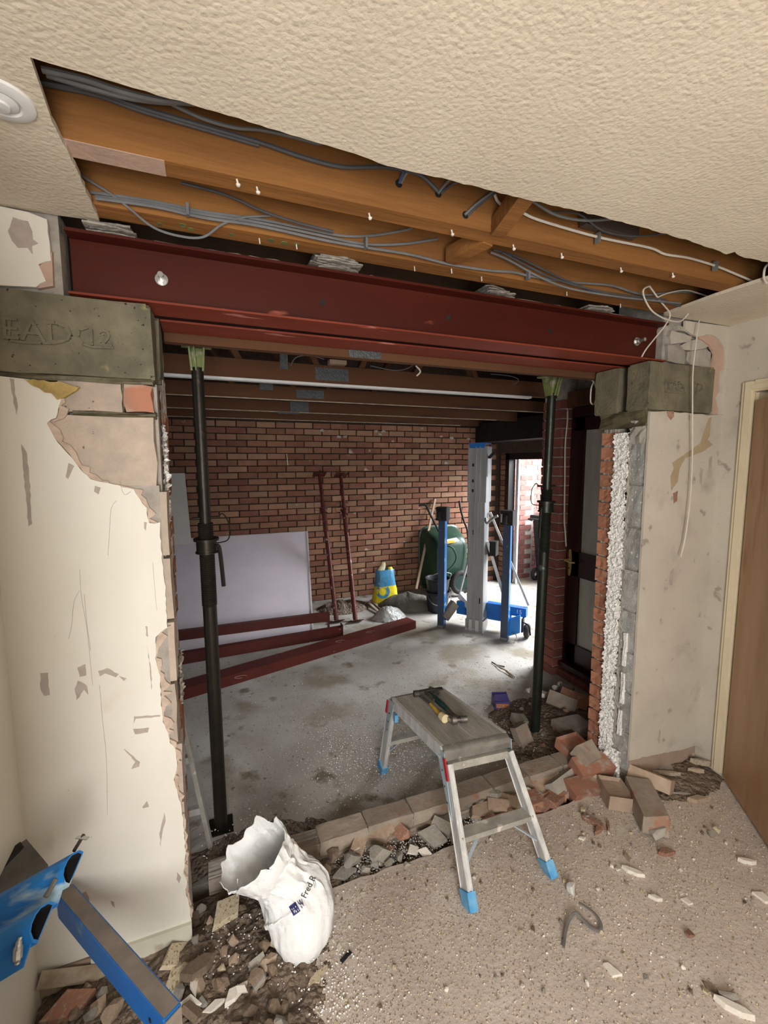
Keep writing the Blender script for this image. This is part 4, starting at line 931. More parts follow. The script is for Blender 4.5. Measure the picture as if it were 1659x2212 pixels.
bm = new(); chan(bm, (-.7, 2.59, GZ), (1.22, 2.705, GZ), .06, .10); mk('channel', bm, M['steelflr'], t)
bm = new(); box(bm, 1.221, 1.229, 2.665, 2.745, GZ, GZ+.125); mk('end_plate', bm, M['steelflr'], t)
t = thing('steel_channel', 'red steel bar raised on its end cleats in front of the pink sheet', 'steel section', (.4, 2.80, GZ))
bm = new(); beam(bm, (-.7, 2.80, .145), (1.115, 2.78, .145), .05, .09); mk('bar', bm, M['steelflr'], t)
bm = new(); box(bm, 1.10, 1.112, 2.755, 2.815, GZ, .188); mk('end_cleat', bm, M['steelflr'], t)
bm = new(); box(bm, -.66, -.648, 2.77, 2.83, GZ, .1); mk('end_cleat', bm, M['steelflr'], t)
# cement bag, blue over yellow
c = Vector((2.02, 3.50, GZ+.02)); t = thing('cement_bag', 'slumped blue and yellow cement bag with a blue ring print', 'bag', c)
t.location.z = GZ+.02
def pillow(bm, cx, cy, prof, n=28, seed=1, pw=3.2, wr=.012):
    prev = None; rr = []
    for z, a, b, dx in prof:
        q = []
        for i in range(n):
            th = 2*math.pi*i/n; s_, c_ = math.sin(th), math.cos(th)
            rx = a*abs(c_)**(2/pw)*(1 if c_ > 0 else -1); ry = b*abs(s_)**(2/pw)*(1 if s_ > 0 else -1)
            w_ = 1+noise.noise(Vector((c_*2.2, s_*2.2, z*16+seed)))*wr/.05*.35
            q.append(bm.verts.new((cx+dx+rx*w_, cy+ry*w_, z+noise.noise(Vector((c_*3, s_*3, seed)))*wr)))
        if prev:
            for i in range(n): bm.faces.new((prev[i], prev[(i+1)%n], q[(i+1)%n], q[i]))
        else: bm.faces.new(q[::-1])
        prev = q
    return prev
bm = new(); pillow(bm, 2.02, 3.5, [(-.03,.150,.09,0),(.02,.160,.10,0),(.08,.150,.10,0),(.14,.142,.098,.0),(.20,.132,.09,.0)]); mk('yellow_lower', bm, M['bagyellow'], t, smooth=True)
bm = new(); pillow(bm, 2.02, 3.5, [(.198,.133,.091,0),(.25,.122,.088,.0),(.30,.116,.082,.0),(.35,.115,.07,.0),(.395,.118,.045,.0)]); mk('blue_upper', bm, M['bagblue'], t, smooth=True)
bm = new(); pillow(bm, 1.955, 3.5, [(.38,.05,.04,0),(.42,.045,.03,.02),(.45,.03,.02,.04),(.485,.022,.015,.04)], 16, 5); mk('torn_top', bm, M['bagcream'], t, smooth=True)
bm = new(); pillow(bm, 2.085, 3.5, [(.34,.045,.04,0),(.38,.035,.03,.01),(.42,.02,.012,.0)], 14, 8); mk('yellow_ear', bm, M['bagyellow'], t, smooth=True)
dg_b = bm
def project_print(tgt, bm, off=.0016):
    """lay a flat print given in photograph pixels on the surface of an object"""
    bvh = BVHTree.FromPolygons([tgt.matrix_world @ v.co if False else v.co + tgt_off(tgt) for v in tgt.data.vertices], [p.vertices[:] for p in tgt.data.polygons])
    bad = []
    for v in bm.verts:
        d = ray(v.co.x, v.co.y); h = bvh.ray_cast(CAM, d)
        if h[0] is None: bad.append(v)
        else: v.co = h[0]-d*off
    if bad: bmesh.ops.delete(bm, geom=bad, context='VERTS')
    return bm
def tgt_off(o):
    off = Vector(); q = o
    while q is not None: off += q.location; q = q.parent
    return off
low_ = [o for o in bpy.data.objects if o.name.startswith('yellow_lower')][0]
bm = new(); n = 40
A = [bm.verts.new((827+15*math.cos(2*math.pi*i/n), 1278+15*math.sin(2*math.pi*i/n), 0)) for i in range(n)]; B = [bm.verts.new((827+8.5*math.cos(2*math.pi*i/n), 1278+9*math.sin(2*math.pi*i/n), 0)) for i in range(n)]
for i in range(n): bm.faces.new((A[i], A[(i+1)%n], B[(i+1)%n], B[i]))
mk('ring_print', project_print(low_, bm, .003), M['bagblue'], t, recalc=False)
# grey tarpaulin heap, clear plastic
def heap(cx, cy, rx, ry, h, rot, seed, n=40, m=16, pw=2.0, fold=.03):
    bm = new(); g = []
    for j in range(m+1):
        row = []
        for i in range(n):
            r_ = j/m; t_ = 2*math.pi*i/n
            x = rx*r_*math.cos(t_)*(1+.18*noise.noise(Vector((math.cos(t_)*1.5, math.sin(t_)*1.5, seed)))); y = ry*r_*math.sin(t_)
            z = h*(1-r_**pw)+fold*noise.noise(Vector((x*9, y*9, seed)))*(1-r_**4)+abs(noise.noise(Vector((x*22, y*7, seed+4))))*fold*.7*(1-r_**6)
            X = cx+x*math.cos(rot)-y*math.sin(rot); Y = cy+x*math.sin(rot)+y*math.cos(rot)
            row.append(bm.verts.new((X, Y, GZ+max(z, .003))))
        g.append(row)
    for j in range(m):
        for i in range(n): bm.faces.new((g[j][i], g[j][(i+1)%n], g[j+1][(i+1)%n], g[j+1][i])) 
    bmesh.ops.remove_doubles(bm, verts=bm.verts[:], dist=.0001)
    return bm
mk('tarpaulin', heap(2.22, 3.28, .42, .22, .17, -.25, 3), M['greysack'], None, 'crumpled dark grey tarpaulin heaped against the cement bag', 'tarpaulin', smooth=True)
mk('plastic_sheet', heap(1.87, 3.02, .22, .14, .13, .1, 8, fold=.04), M['clear'], None, 'crumpled shiny clear plastic lying in front of the grey tarpaulin', 'plastic', smooth=True)
mk('dust_heap', heap(1.50, 3.55, .34, .25, .07, .1, 18, fold=.05), M['soil'], None, 'low dark heap of dirt at the wall foot behind the red props', 'dirt heap', kind='stuff')
for i, (a, b) in enumerate((((795,1300),(822,1325)), ((801,1296),(832,1322)))):
    bm = new(); beam(bm, U(a[0],a[1],'z',GZ+.05), U(b[0],b[1],'z',GZ+.02), .03, .012); mk('lath', bm, M['splint'], None, ('dusty dark lath lying left of the clear plastic, outer one', 'dusty dark lath lying left of the clear plastic, inner one')[i], 'lath')
# broom handle
p0 = Vector((2.36, 3.48, GZ)); p0 = U(899, 1272, 'y', 3.62); p0.z = max(p0.z, GZ+.01); p1 = U(940, 1078, 'y', FY-.035)
bm = new(); beam(bm, p0, p1, .030, .018, (0,1,0)); mk('timber_lath', bm, M['wood'], None, 'long pale timber strip leaning on the wall left of the barrow', 'timber')
# wheelbarrow standing on its nose
t = thing('wheelbarrow', 'dark green plastic wheelbarrow stood on end against the brick wall', 'wheelbarrow', (2.98, 3.6, GZ))
bm = new(); prev = None; n = 32
for y, s, dz in ((3.90, 1.06, 0), (3.88, 1.09, 0), (3.87, 1.04, 0), (3.72, .95, -.01), (3.60, .86, -.02), (3.53, .76, -.03), (3.51, .60, -.03), (3.505, .3, -.03)):
    q = []
    for i in range(n):
        th = 2*math.pi*i/n; s_, c_ = math.sin(th), math.cos(th); pw = 5.5
        X = .295*s*abs(c_)**(2/pw)*(1 if c_ > 0 else -1)*(1+.06*s_); Z = .41*s*abs(s_)**(2/pw)*(1 if s_ > 0 else -1)
        q.append(bm.verts.new((2.99+X, y, .40+Z+dz)))
    if prev:
        for i in range(n): bm.faces.new((prev[i], prev[(i+1)%n], q[(i+1)%n], q[i]))
    prev = q
bm.faces.new(prev); mk('tray', bm, M['barrow'], t, smooth=True)
bm = new(); tube(bm, [U(905,1092,'y',3.56), U(920,1092,'y',3.54), U(928,1108,'y',3.52), U(944,1140,'y',3.5), U(952,1160,'y',3.48), (2.80, 3.47, .45), (2.86, 3.46, .15), (2.95, 3.5, .02)], .014, 8); mk('handle_tube', bm, M['black'], t, smooth=True)
bm = new(); tube(bm, [U(992,1082,'y',3.6), U(995,1100,'y',3.58), U(1002,1125,'y',3.55), U(1010,1150,'y',3.5), (3.2, 3.47, .45), (3.13, 3.46, .15), (3.05, 3.5, .02)], .014, 8); mk('handle_tube', bm, M['black'], t, smooth=True)
bm = new(); tube(bm, [U(962,1178,'y',3.48), U(978,1184,'y',3.44), U(986,1205,'y',3.42), U(978,1222,'y',3.42), U(966,1236,'y',3.43), U(970,1256,'y',3.46)], .012, 8); mk('leg_tube', bm, M['barrow'], t, smooth=True)
wc = U(996, 1271, 'y', 3.42)
bm = new()
for i in range(24): pass
def torus(bm, c, R_, r, ax=1, n=28, m_=10):
    g = []
    for i in range(n):
        a = 2*math.pi*i/n; row = []
        for j in range(m_):
            b = 2*math.pi*j/m_; q = R_+r*math.cos(b); h = r*math.sin(b)
            p = {0: (h, q*math.cos(a), q*math.sin(a)), 1: (q*math.cos(a), h, q*math.sin(a)), 2: (q*math.cos(a), q*math.sin(a), h)}[ax]
            row.append(bm.verts.new(Vector(c)+Vector(p)))
        g.append(row)
    for i in range(n):
        for j in range(m_): bm.faces.new((g[i][j], g[(i+1)%n][j], g[(i+1)%n][(j+1)%m_], g[i][(j+1)%m_]))
torus(bm, (wc.x, 3.42, .14), .13, .035); whl = mk('wheel', bm, M['rubber'], t, smooth=True)
bm = new(); cyl(bm, (wc.x, 3.40, .14), (wc.x, 3.44, .14), .10, n=20); mk('hub', bm, M['handlegreen'], whl)
bm = new(); a = [U(*p, 'y', 3.495) for p in ((961,1166),(986,1161),(993,1168),(966,1175))]; slab(bm, [a[3], a[2], a[1], a[0]], .002); mk('warning_sticker', bm, M['label'], t)
bm = new(); a = [U(*p, 'y', 3.490) for p in ((964,1169),(981,1167),(983,1172),(967,1174))]; slab(bm, [a[3], a[2], a[1], a[0]], .002); mk('sticker_print', bm, M['yellow'], t)
# buckets
def bucket(z, label, flip, cx=2.50, cy=3.02):
    t = thing('bucket', label, 'bucket', (cx, cy, z))
    bm = new(); prof = [(.001,.0),(.105,.0),(.110,.01),(.142,.23),(.150,.232),(.150,.245),(.143,.247),(.138,.236),(.104,.015)]
    lathe(bm, prof, (cx, cy, z), 30); mk('shell', bm, M['bucket'], t, smooth=True)
    bm = new(); s = 1 if flip else -1
    tube(bm, [(cx-.15, cy, z+.225), (cx-.12, cy-.11, z+.225-.09*s), (cx, cy-.16, z+.225-.12*s), (cx+.12, cy-.11, z+.225-.08*s), (cx+.15, cy, z+.225)], .004, 6); mk('bail_handle', bm, M['zinc'], t, smooth=True)
bucket(GZ, 'black bucket on the floor, lower one of the nested pair behind the lift', 1)
bucket(GZ+.16, 'black bucket sitting inside the lower one, with its handle raised', 0)
# ---------------- material lift
o_ = Vector((2.494, 2.259, GZ)); ang = math.atan2(-.791, .613)
t = thing('material_lift', 'aluminium and blue material lift standing in the garage with its legs folded up', 'lift', (0,0,0))
def LB(name, fn, mm, par=None, smooth=False):
    bm = new(); fn(bm); return mk(name, bm, M[mm], par or t, smooth=smooth)
for u, nm in ((-.34, 0), (.34, 1)):
    leg = LB('folded_leg', lambda bm: (box(bm, u-.036, u+.036, -.03, .03, .0, 1.17)), 'blueslate' )
    LB('end_cap', lambda bm: box(bm, u-.030, u+.030, -.034, -.029, .005, .03), 'zinc', leg)
    LB('blue_side', lambda bm: box(bm, u+.0362, u+.038, -.03, .03, .05, 1.16), 'bluebright', leg)  # right face in a brighter blue than the rest of the leg
    bx = LB('caster_bracket', lambda bm: (box(bm, u-.06, u+.06, -.05, .045, 1.16, 1.30)), 'black', leg)
    LB('caster_wheel', lambda bm: torus(bm, (u+.0, -.065, 1.22), .035, .02, 0), 'rubber')
    LB('caster_plate', lambda bm: box(bm, u-.045, u-.03, -.09, -.04, 1.19, 1.27), 'zinc')
w0 = .06
LB('outer_mast', lambda bm: [box(bm, a, b, c, d, 1.36, 1.92) for a, b, c, d in ((-.098,-.086,w0,w0+.16),(.07,.098,w0,w0+.16),(-.086,.07,w0+.012,w0+.02),(-.02,-.012,w0+.004,w0+.02),(.022,.03,w0+.004,w0+.02))], 'silver')
LB('inner_mast', lambda bm: [box(bm, a, b, c, d, .02, 1.40) for a, b, c, d in ((-.088,-.074,w0+.01,w0+.15),(.068,.086,w0+.01,w0+.15),(-.074,.068,w0+.022,w0+.03),(-.030,-.022,w0+.012,w0+.024),(.005,.012,w0+.012,w0+.024),(.036,.043,w0+.012,w0+.024))], 'silver')
LB('lowest_mast', lambda bm: [box(bm, a, b, c, d, -.0, .12) for a, b, c, d in ((-.098,-.09,w0+.0,w0+.15),(.088,.098,w0+.0,w0+.15),(-.06,-.03,w0+.008,w0+.016),(.01,.045,w0+.008,w0+.016))], 'alu')
for z in (1.72, 1.56, 1.46): 
    LB('mast_slot', lambda bm: box(bm, -.055, -.035, w0+.009, w0+.013, z, z+.03), 'black')
LB('mast_slot', lambda bm: box(bm, .042, .054, w0+.016, w0+.022, .30, .36), 'black')
LB('mast_slot', lambda bm: box(bm, -.04, -.028, w0+.016, w0+.022, 1.02, 1.07), 'black')
LB('top_plate', lambda bm: (box(bm, -.092, .092, w0-.0, w0+.16, 1.945, 1.955), box(bm, -.085, .075, w0+.005, w0+.02, 1.905, 1.945)), 'blue')
LB('pulley', lambda bm: torus(bm, (-.005, w0+.05, 1.86), .045, .018, 1), 'rubber')
LB('hanging_tag', lambda bm: (box(bm, .112, .116, w0-.015, w0+.06, 1.62, 1.80)), 'upvc')
LB('carriage_bracket', lambda bm: (beam(bm, (.098, w0+.05, 1.80), (.16, w0+.05, 1.86), .012, .03)), 'black')
LB('winch_crank', lambda bm: tube(bm, [(.10, w0, 1.20), (.13, w0-.05, 1.16), (.20, w0-.06, 1.22), (.24, w0-.06, 1.24)], .013, 8), 'silver')
LB('winch_box', lambda bm: box(bm, .10, .18, w0+.10, w0+.20, .80, .95), 'black')
LB('base_beam', lambda bm: (box(bm, -.26, .34, .225, .265, .10, .24)), 'blue')
LB('base_gusset', lambda bm: hull(bm, [Vector((a, .02+.005*b, c)) for b in (0, 4) for a, c in ((.34,.02),(.48,.09),(.48,.27),(.34,.20))]), 'bluebright')
LB('side_arm', lambda bm: beam(bm, (-.31, .0, .11), (-.24, .12, .25), .05, .10), 'dusty')
rb = LB('rear_beam', lambda bm: (box(bm, .09, .50, .18, .26, .20, .29)), 'blue')
LB('rear_arm', lambda bm: beam(bm, (-.26, .34, .28), (-.10, .20, .22), .05, .08), 'upvc')
for tx, uu in (('S', .255), ('15', .43)):
    bm = textmesh(tx, .062, .001)
    for v in bm.verts: v.co = Vector((uu+v.co.x, .178-v.co.z, .247+v.co.y))
    mk('lift_lettering', bm, M['whiteprint'], rb)
LB('rear_wheel', lambda bm: torus(bm, (.52, .16, .075), .05, .025, 0), 'rubber')
LB('rear_wheel_fork', lambda bm: (box(bm, .47, .485, .12, .19, .06, .2), tube(bm, [(.50, .06, .19), (.56, .04, .17), (.58, .04, .08)], .008, 6)), 'black')
LB('hitch_ring', lambda bm: tube(bm, [(.40,.0,.08),(.45,-.01,.08),(.46,-.01,.03),(.44,-.01,.01)], .005, 6), 'zinc')
LB('brace_strut', lambda bm: beam(bm, (.30, .26, .22), (.09, .16, .95), .022, .03), 'alu')
LB('brace_strut', lambda bm: beam(bm, (.50, .28, .30), (.10, .20, 1.25), .016, .022), 'alu')
LB('brace_strut', lambda bm: beam(bm, (-.24, .26, .32), (-.09, .18, .85), .014, .02), 'alu')
t.location = o_; t.rotation_euler = (0, 0, ang)
# wheelie bins outside
def wbin(label, x, y, rz, open_=False):
    t = thing('wheelie_bin', label, 'bin', (0, 0, 0))
    bm = new(); hull(bm, [Vector(p) for p in ((-.22,-.24,.06),(.22,-.24,.06),(.22,.24,.06),(-.22,.24,.06),(-.28,-.32,.94),(.28,-.32,.94),(.28,.30,.94),(-.28,.30,.94))]); bmesh.ops.bevel(bm, geom=bm.edges[:], offset=.02, segments=2); mk('body', bm, M['bin'], t)
    bm = new()
    if open_: beam(bm, (0,.33,.98), (0,.42,1.55), .60, .04, (0,-1,0))
    else: box(bm, -.30, .30, -.35, .34, .94, 1.0)
    bmesh.ops.bevel(bm, geom=bm.edges[:], offset=.012, segments=1); mk('lid', bm, M['bin'], t)
    bm = new(); tube(bm, [(-.25,.34,.92),(-.25,.40,.95),(.25,.40,.95),(.25,.34,.92)], .014, 8, 3); mk('handle', bm, M['bin'], t)
    for s in (-1, 1):
        bm = new(); torus(bm, (s*.26, .22, .10), .07, .03, 0); mk('wheel', bm, M['rubber'], t)
    t.location = (x, y, GZ-.01); t.rotation_euler = (0, 0, rz)
wbin('black wheelie bin outside the doorway with its lid shut', 4.82, 3.52, math.radians(100))
wbin('black wheelie bin outside the doorway, further right with its lid thrown up', 5.75, 3.0, math.radians(-60), True)
# ================================================================== STEP PLATFORM AND TOOLS
t = thing('step_platform', 'paint splashed aluminium step platform straddling the broken wall base', 'step platform', (1.02, .2, 0))
HZ = .5
dFL, dFR, dBR, dBL = Vector((.893,.010,HZ)), Vector((1.204,-.012,HZ)), Vector((1.135,.447,HZ)), Vector((.852,.455,HZ))
def dk(s, q, z=0): return (dFL*(1-s)+dFR*s)*(1-q)+(dBL*(1-s)+dBR*s)*q+Vector((0,0,z))
for a, b in ((.02,.49), (.515,.98)):
    bm = new(); n = 11
    for i in range(n):
        s0, s1 = a+(b-a)*i/n, a+(b-a)*(i+1)/n; m0, m1 = s0+(s1-s0)*.22, s1-(s1-s0)*.22
        prof = [(s0,-.006),(m0,0),(m1,0),(s1,-.006)]
        for (u0,h0),(u1,h1) in zip(prof, prof[1:]):
            q = [bm.verts.new(dk(u, v, h)) for u, v, h in ((u0,0,h0),(u1,0,h1),(u1,1,h1),(u0,1,h0))]; bm.faces.new(q)
    q = [bm.verts.new(dk(u, v, -.028)) for u, v in ((a,0),(b,0),(b,1),(a,1))]; bm.faces.new(q)
    bmesh.ops.remove_doubles(bm, verts=bm.verts[:], dist=.00005)
    mk('deck_plank', bm, M['aludeck'], t)
bm = new(); beam(bm, dk(.502,0,-.012), dk(.502,1,-.012), .005, .016); mk('centre_joint', bm, M['alu'], t)
for s in (0, 1):
    bm = new(); a, b = dk(s,0,-.026), dk(s,1,-.026); beam(bm, a, b, .012, .05); beam(bm, a+Vector((0,0,-.026)), b+Vector((0,0,-.026)), .018, .008); beam(bm, a+Vector((0,0,.024)), b+Vector((0,0,.024)), .016, .006)
    mk('side_rail', bm, M['alu'], t)
for q, sg in ((0,-1),(1,1)):       # rounded nosing at each end
    bm = new(); g = []
    for k in range(9):
        th = math.pi/2*k/6 if k < 6 else math.pi/2; d = .030*math.sin(min(th, math.pi/2)); h = -.030*(1-math.cos(min(th, math.pi/2))) - (.012*(k-6) if k > 6 else 0) - (0 if k<6 else .0)
        g.append([bm.verts.new(dk(s, q, h)+Vector((.05*d*sg*-1, d*sg, 0))) for s in (-.01, .5, 1.01)])
    for r0, r1 in zip(g, g[1:]):
        for i in range(2): bm.faces.new((r0[i], r0[i+1], r1[i+1], r1[i]))
    bmesh.ops.solidify(bm, geom=bm.faces[:], thickness=.003)
    mk('rounded_end', bm, M['aludirty'], t, smooth=True)
feet = {'FL': Vector((.873,-.262,0)), 'FR': Vector((1.262,-.262,0)), 'BL': Vector((.868,.655,GZ)), 'BR': Vector((1.235,.655,GZ))}
tops = {'FL': dk(.015,0)+Vector((.006,-.030,-.066)), 'FR': dk(.985,0)+Vector((0,-.030,-.066)), 'BL': dk(.02,1)+Vector((0,.03,-.066)), 'BR': dk(.98,1)+Vector((0,.03,-.066))}
for k in ('FL','FR','BL','BR'):
    a, b = tops[k], feet[k]; d = (b-a).normalized()
    bm = new(); s = d.cross(Vector((0,1,0))).normalized(); up = s.cross(d)
    beam(bm, a, b-d*.03, .024, .052, up); 
    for o_s in (-.008, .008): beam(bm, a+s*o_s-up*.027, b-d*.03+s*o_s-up*.027, .006, .005, up)
    beam(bm, a+up*.026, b-d*.03+up*.026, .030, .004, up)
    leg = mk('leg', bm, M['alu'], t)
    bm = new(); beam(bm, b-d*.065, b+Vector((0,0,.002)), .036, .064, up); 
    for v in bm.verts: v.co.z = max(v.co.z, (0 if k[0] == 'F' else GZ)+.001)
    mk('rubber_foot', bm, M['bluefoot'], leg)
    # folding bracket plate
    s_ = -1 if k[1] == 'L' else 1
    q = 0 if k[0] == 'F' else 1; y_in = .11 if q == 0 else -.11
    p = [a+Vector((s_*.014,0,.05)), a+Vector((s_*.014,y_in*.6,.048)), a+Vector((s_*.016,y_in*.35,-.02)), a+d*.15+Vector((s_*.016,y_in*.22,0)), a+d*.2+Vector((s_*.016,0,0)), a+Vector((s_*.014,-y_in*.08,.0))]
    bm = new(); A = [bm.verts.new(x) for x in p]; B = [bm.verts.new(x+Vector((s_*.003,0,0))) for x in p]; bm.faces.new(A); bm.faces.new(B)
    for i in range(6): bm.faces.new((A[i], A[(i+1)%6], B[(i+1)%6], B[i]))
    br = mk('hinge_bracket', bm, M['bluegrey'], t)
    for o in (.03, .09, .15):
        c = a+d*o+Vector((s_*.0175, y_in*.18, 0)); bm = new(); cyl(bm, c, c+Vector((s_*.003,0,0)), .004, n=8); mk('rivet', bm, M['tooldark'], br)
    if k in ('FL','BL'):
        bm = new(); c = a+d*.0+Vector((s_*.020,y_in*(-.06),.035)); beam(bm, c, c+d*.085, .006, .016, (0,1,0)); bmesh.ops.bevel(bm, geom=bm.edges[:], offset=.002, segments=1); mk('red_catch', bm, M['redcap'], br)
for f in ('F', 'B'):
    a, b = tops[f+'L']+Vector((0,0,-.012)), tops[f+'R']+Vector((0,0,-.012)); bm = new(); beam(bm, a, b, .022, .034); bmesh.ops.bevel(bm, geom=bm.edges[:], offset=.004, segments=1); mk('cross_bar', bm, M['aludirty'], t)
    a, b = tops[f+'L'].lerp(feet[f+'L'], .52), tops[f+'R'].lerp(feet[f+'R'], .52); bm = new(); beam(bm, a, b, .055, .022); bmesh.ops.bevel(bm, geom=bm.edges[:], offset=.003, segments=1); mk('rung', bm, M['aludirty'], t)
    for s, k in ((.12,'L'), (.88,'R')):
        p = a.lerp(b, .5+(s-.5)*.55); q = tops[f+k].lerp(feet[f+k], .74); bm = new(); beam(bm, p+Vector((0,0,-.012)), q, .012, .004); mk('diagonal_brace', bm, M['bluegrey'], t)
bm = new(); c = dk(0,.93,-.075); beam(bm, c, c+Vector((0,-.0,-.04)), .02, .02); mk('blue_clip', bm, M['bluefoot'], t)
# tools on the deck
def tp(px, py, h=.012): return U(px, py, 'z', HZ+h)
t = thing('claw_hammer', 'steel framing hammer with a dark green grip lying along the deck', 'hammer', tp(960,1530))
bm = new(); a, b = tp(966,1532,.016), tp(984,1551,.020); beam(bm, a, b, .020, .010); mk('steel_shank', bm, M['toolsteel'], t)
bm = new(); tube(bm, [tp(928,1498,.016), tp(940,1508,.018), tp(952,1519,.018), tp(967,1533,.016)], [.010,.014,.015,.012], 10); mk('grip', bm, M['handlegreen'], t, smooth=True)
bm = new(); a, b = tp(976,1556,.020), tp(1008,1553,.020); cyl(bm, a, a.lerp(b,.30), .020, n=18); cyl(bm, a.lerp(b,.30), a.lerp(b,.55), .011, n=16); cyl(bm, a.lerp(b,.55), b, .016, n=18); beam(bm, tp(966,1548,.018), tp(978,1556,.020), .022, .018); mk('head', bm, M['toolsteel'], t, smooth=True)
t = thing('bolster_chisel', 'chisel with a yellow wooden handle and cream end lying in the deck joint', 'chisel', tp(950,1530))
bm = new(); tube(bm, [tp(930,1521,.012), tp(940,1532,.013), tp(952,1545,.014)], [.008,.009,.010], 10); mk('handle', bm, M['handleyellow'], t, smooth=True)
bm = new(); a = tp(953,1546,.018); b = tp(962,1553,.020); cyl(bm, a, b, .018, .020, n=18); mk('striking_end', bm, M['cream'], t, smooth=True)
bm = new(); beam(bm, tp(904,1500,.008), tp(930,1521,.010), .010, .008); mk('blade', bm, M['toolsteel'], t)
t = thing('scutch_hammer', 'grimy dark hammer head with its short handle across the far end of the deck', 'hammer', tp(925,1495))
bm = new(); cyl(bm, tp(894,1499,.018), tp(904,1498,.018), .017, n=14); beam(bm, tp(904,1497,.018), tp(938,1490,.018), .020, .020); beam(bm, tp(936,1490,.02), tp(956,1487,.024), .016, .012, w2=.03, h2=.004); mk('head', bm, M['tooldark'], t)
bm = new(); tube(bm, [tp(918,1494,.02), tp(928,1503,.02), tp(938,1513,.018)], .009, 8); mk('handle', bm, M['tooldark'], t, smooth=True)
bm = new(); beam(bm, tp(928,1485,.022), tp(950,1500,.020), .012, .010); mk('steel_wedge', bm, M['toolsteel'], None, 'small steel wedge lying among the hammers on the deck', 'wedge')

# ================================================================== WHITE SACK
t = thing('rubble_sack', 'white woven plastic sack slumped beside the trench with its mouth open', 'sack', (.2, .0, 0))
axis = [(650,2030,.0,.062,.085),(652,2010,.05,.105,.085),(650,1975,.085,.118,.095),(640,1938,.125,.118,.095),(618,1905,.175,.100,.080),(596,1880,.225,.098,.080),(578,1868,.255,.104,.092),(560,1856,.29,.116,.105),(548,1848,.31,.124,.112)]
C_ = [(U(x, y, 'z', z), a, b) for x, y, z, a, b in axis]
bm = new(); n = 72; rows = []
m_ = 46
cs = spline([c[0] for c in C_], 6); As = [np.interp(i, np.arange(len(C_))*6, [c[1] for c in C_]) for i in range(len(cs))]; Bs = [np.interp(i, np.arange(len(C_))*6, [c[2] for c in C_]) for i in range(len(cs))]
for i, c in enumerate(cs):
    d = (cs[min(i+1, len(cs)-1)]-cs[max(i-1, 0)]).normalized(); f = i/(len(cs)-1)
    d = d.lerp(Vector((-.25, .12, .95)), max(0, f-.6)*1.6).normalized()
    a = Vector((1, -.25, 0)); a = (a-d*a.dot(d)).normalized(); b = d.cross(a)
    row = []
    for j in range(n):
        th = 2*math.pi*j/n; u, v = math.cos(th), math.sin(th)
        fold = noise.noise(Vector((u*3, v*3, f*6)))*.11 + abs(noise.noise(Vector((u*7+3, v*7, f*4))))*.15 + abs(noise.noise(Vector((u*12, v*12, f*12))))*.07
        cr = 1 + fold*(.5+.9*math.exp(-((f-.55)/.25)**2))
        p = c + a*(As[i]*u*cr) + b*(Bs[i]*v*cr)
        if f > .97: p += d*(noise.noise(Vector((u*3, v*3, 5)))*.035 + (.035*max(0, v)))
        p.z = max(p.z, .004)
        row.append(bm.verts.new(p))
    rows.append(row)
for r0, r1 in zip(rows, rows[1:]):
    for j in range(n): bm.faces.new((r0[j], r0[(j+1)%n], r1[(j+1)%n], r1[j]))
bm.faces.new(rows[0][::-1])
mk('bag_body', bm, M['sack'], t, smooth=True)
bag = kids(t)[0]; bag.data.update()
try: bag.modifiers.new('thickness', 'SOLIDIFY').thickness = .0018
except Exception: pass
def px_text(txt, cx, cy, h, ang, sx=1.0):
    bm = textmesh(txt, h); ca, sa = math.cos(ang), math.sin(ang)
    for v in bm.verts:
        x, y = v.co.x*sx, v.co.y; v.co = Vector((cx+x*ca-(-y)*sa*1.0, cy+x*sa+(-y)*ca, 0))
    return bm
bm = px_text('Fred R', 667, 1916, 19, math.radians(-64)); bmesh.ops.subdivide_edges(bm, edges=bm.edges[:], cuts=1)
mk('printed_name', project_print(bag, bm, .004), M['ink'], t, recalc=False)
def px_poly(pts, cuts=3):
    bm = new(); v = [bm.verts.new((x, y, 0)) for x, y in pts]; bm.faces.new(v); bmesh.ops.subdivide_edges(bm, edges=bm.edges[:], cuts=cuts, use_grid_fill=True); return bm
mk('printed_navy_square', project_print(bag, px_poly([(624,1959),(638,1948),(649,1968),(634,1979)]), .0035), M['navy'], t, recalc=False)
def px_line(bm, pts, w_=1.1):
    for (x0, y0), (x1, y1) in zip(pts, pts[1:]):
        L = math.hypot(x1-x0, y1-y0); nx, ny = -(y1-y0)/L*w_/2, (x1-x0)/L*w_/2
        v = [bm.verts.new(p) for p in ((x0+nx,y0+ny,0),(x1+nx,y1+ny,0),(x1-nx,y1-ny,0),(x0-nx,y0-ny,0))]; bm.faces.new(v)
bm = new(); px_line(bm, [(630,1963),(637,1972),(634,1961),(641,1971),(638,1957),(646,1968)]); mk('printed_white_zigzag', project_print(bag, bm, .0048), M['whiteprint'], t, recalc=False)
bm = new(); px_line(bm, [(641,1946),(650,1955),(646,1944),(655,1953),(651,1942)]); px_line(bm, [(644,1950),(653,1962),(650,1950),(657,1957)]); mk('printed_navy_zigzag', project_print(bag, bm, .0042), M['navy'], t, recalc=False)
bm = new(); px_line(bm, [(676,1900),(680,1918)], .8); px_line(bm, [(679,1898),(683,1915)], .8); mk('printed_rule', project_print(bag, bm, .0042), M['ink'], t, recalc=False)
bm = new(); tube(bm, [U(513,1900,'z',.30), U(513,1915,'z',.24), U(512,1935,'z',.17)], .0022, 5); mk('loose_thread', bm, M['sack'], t)

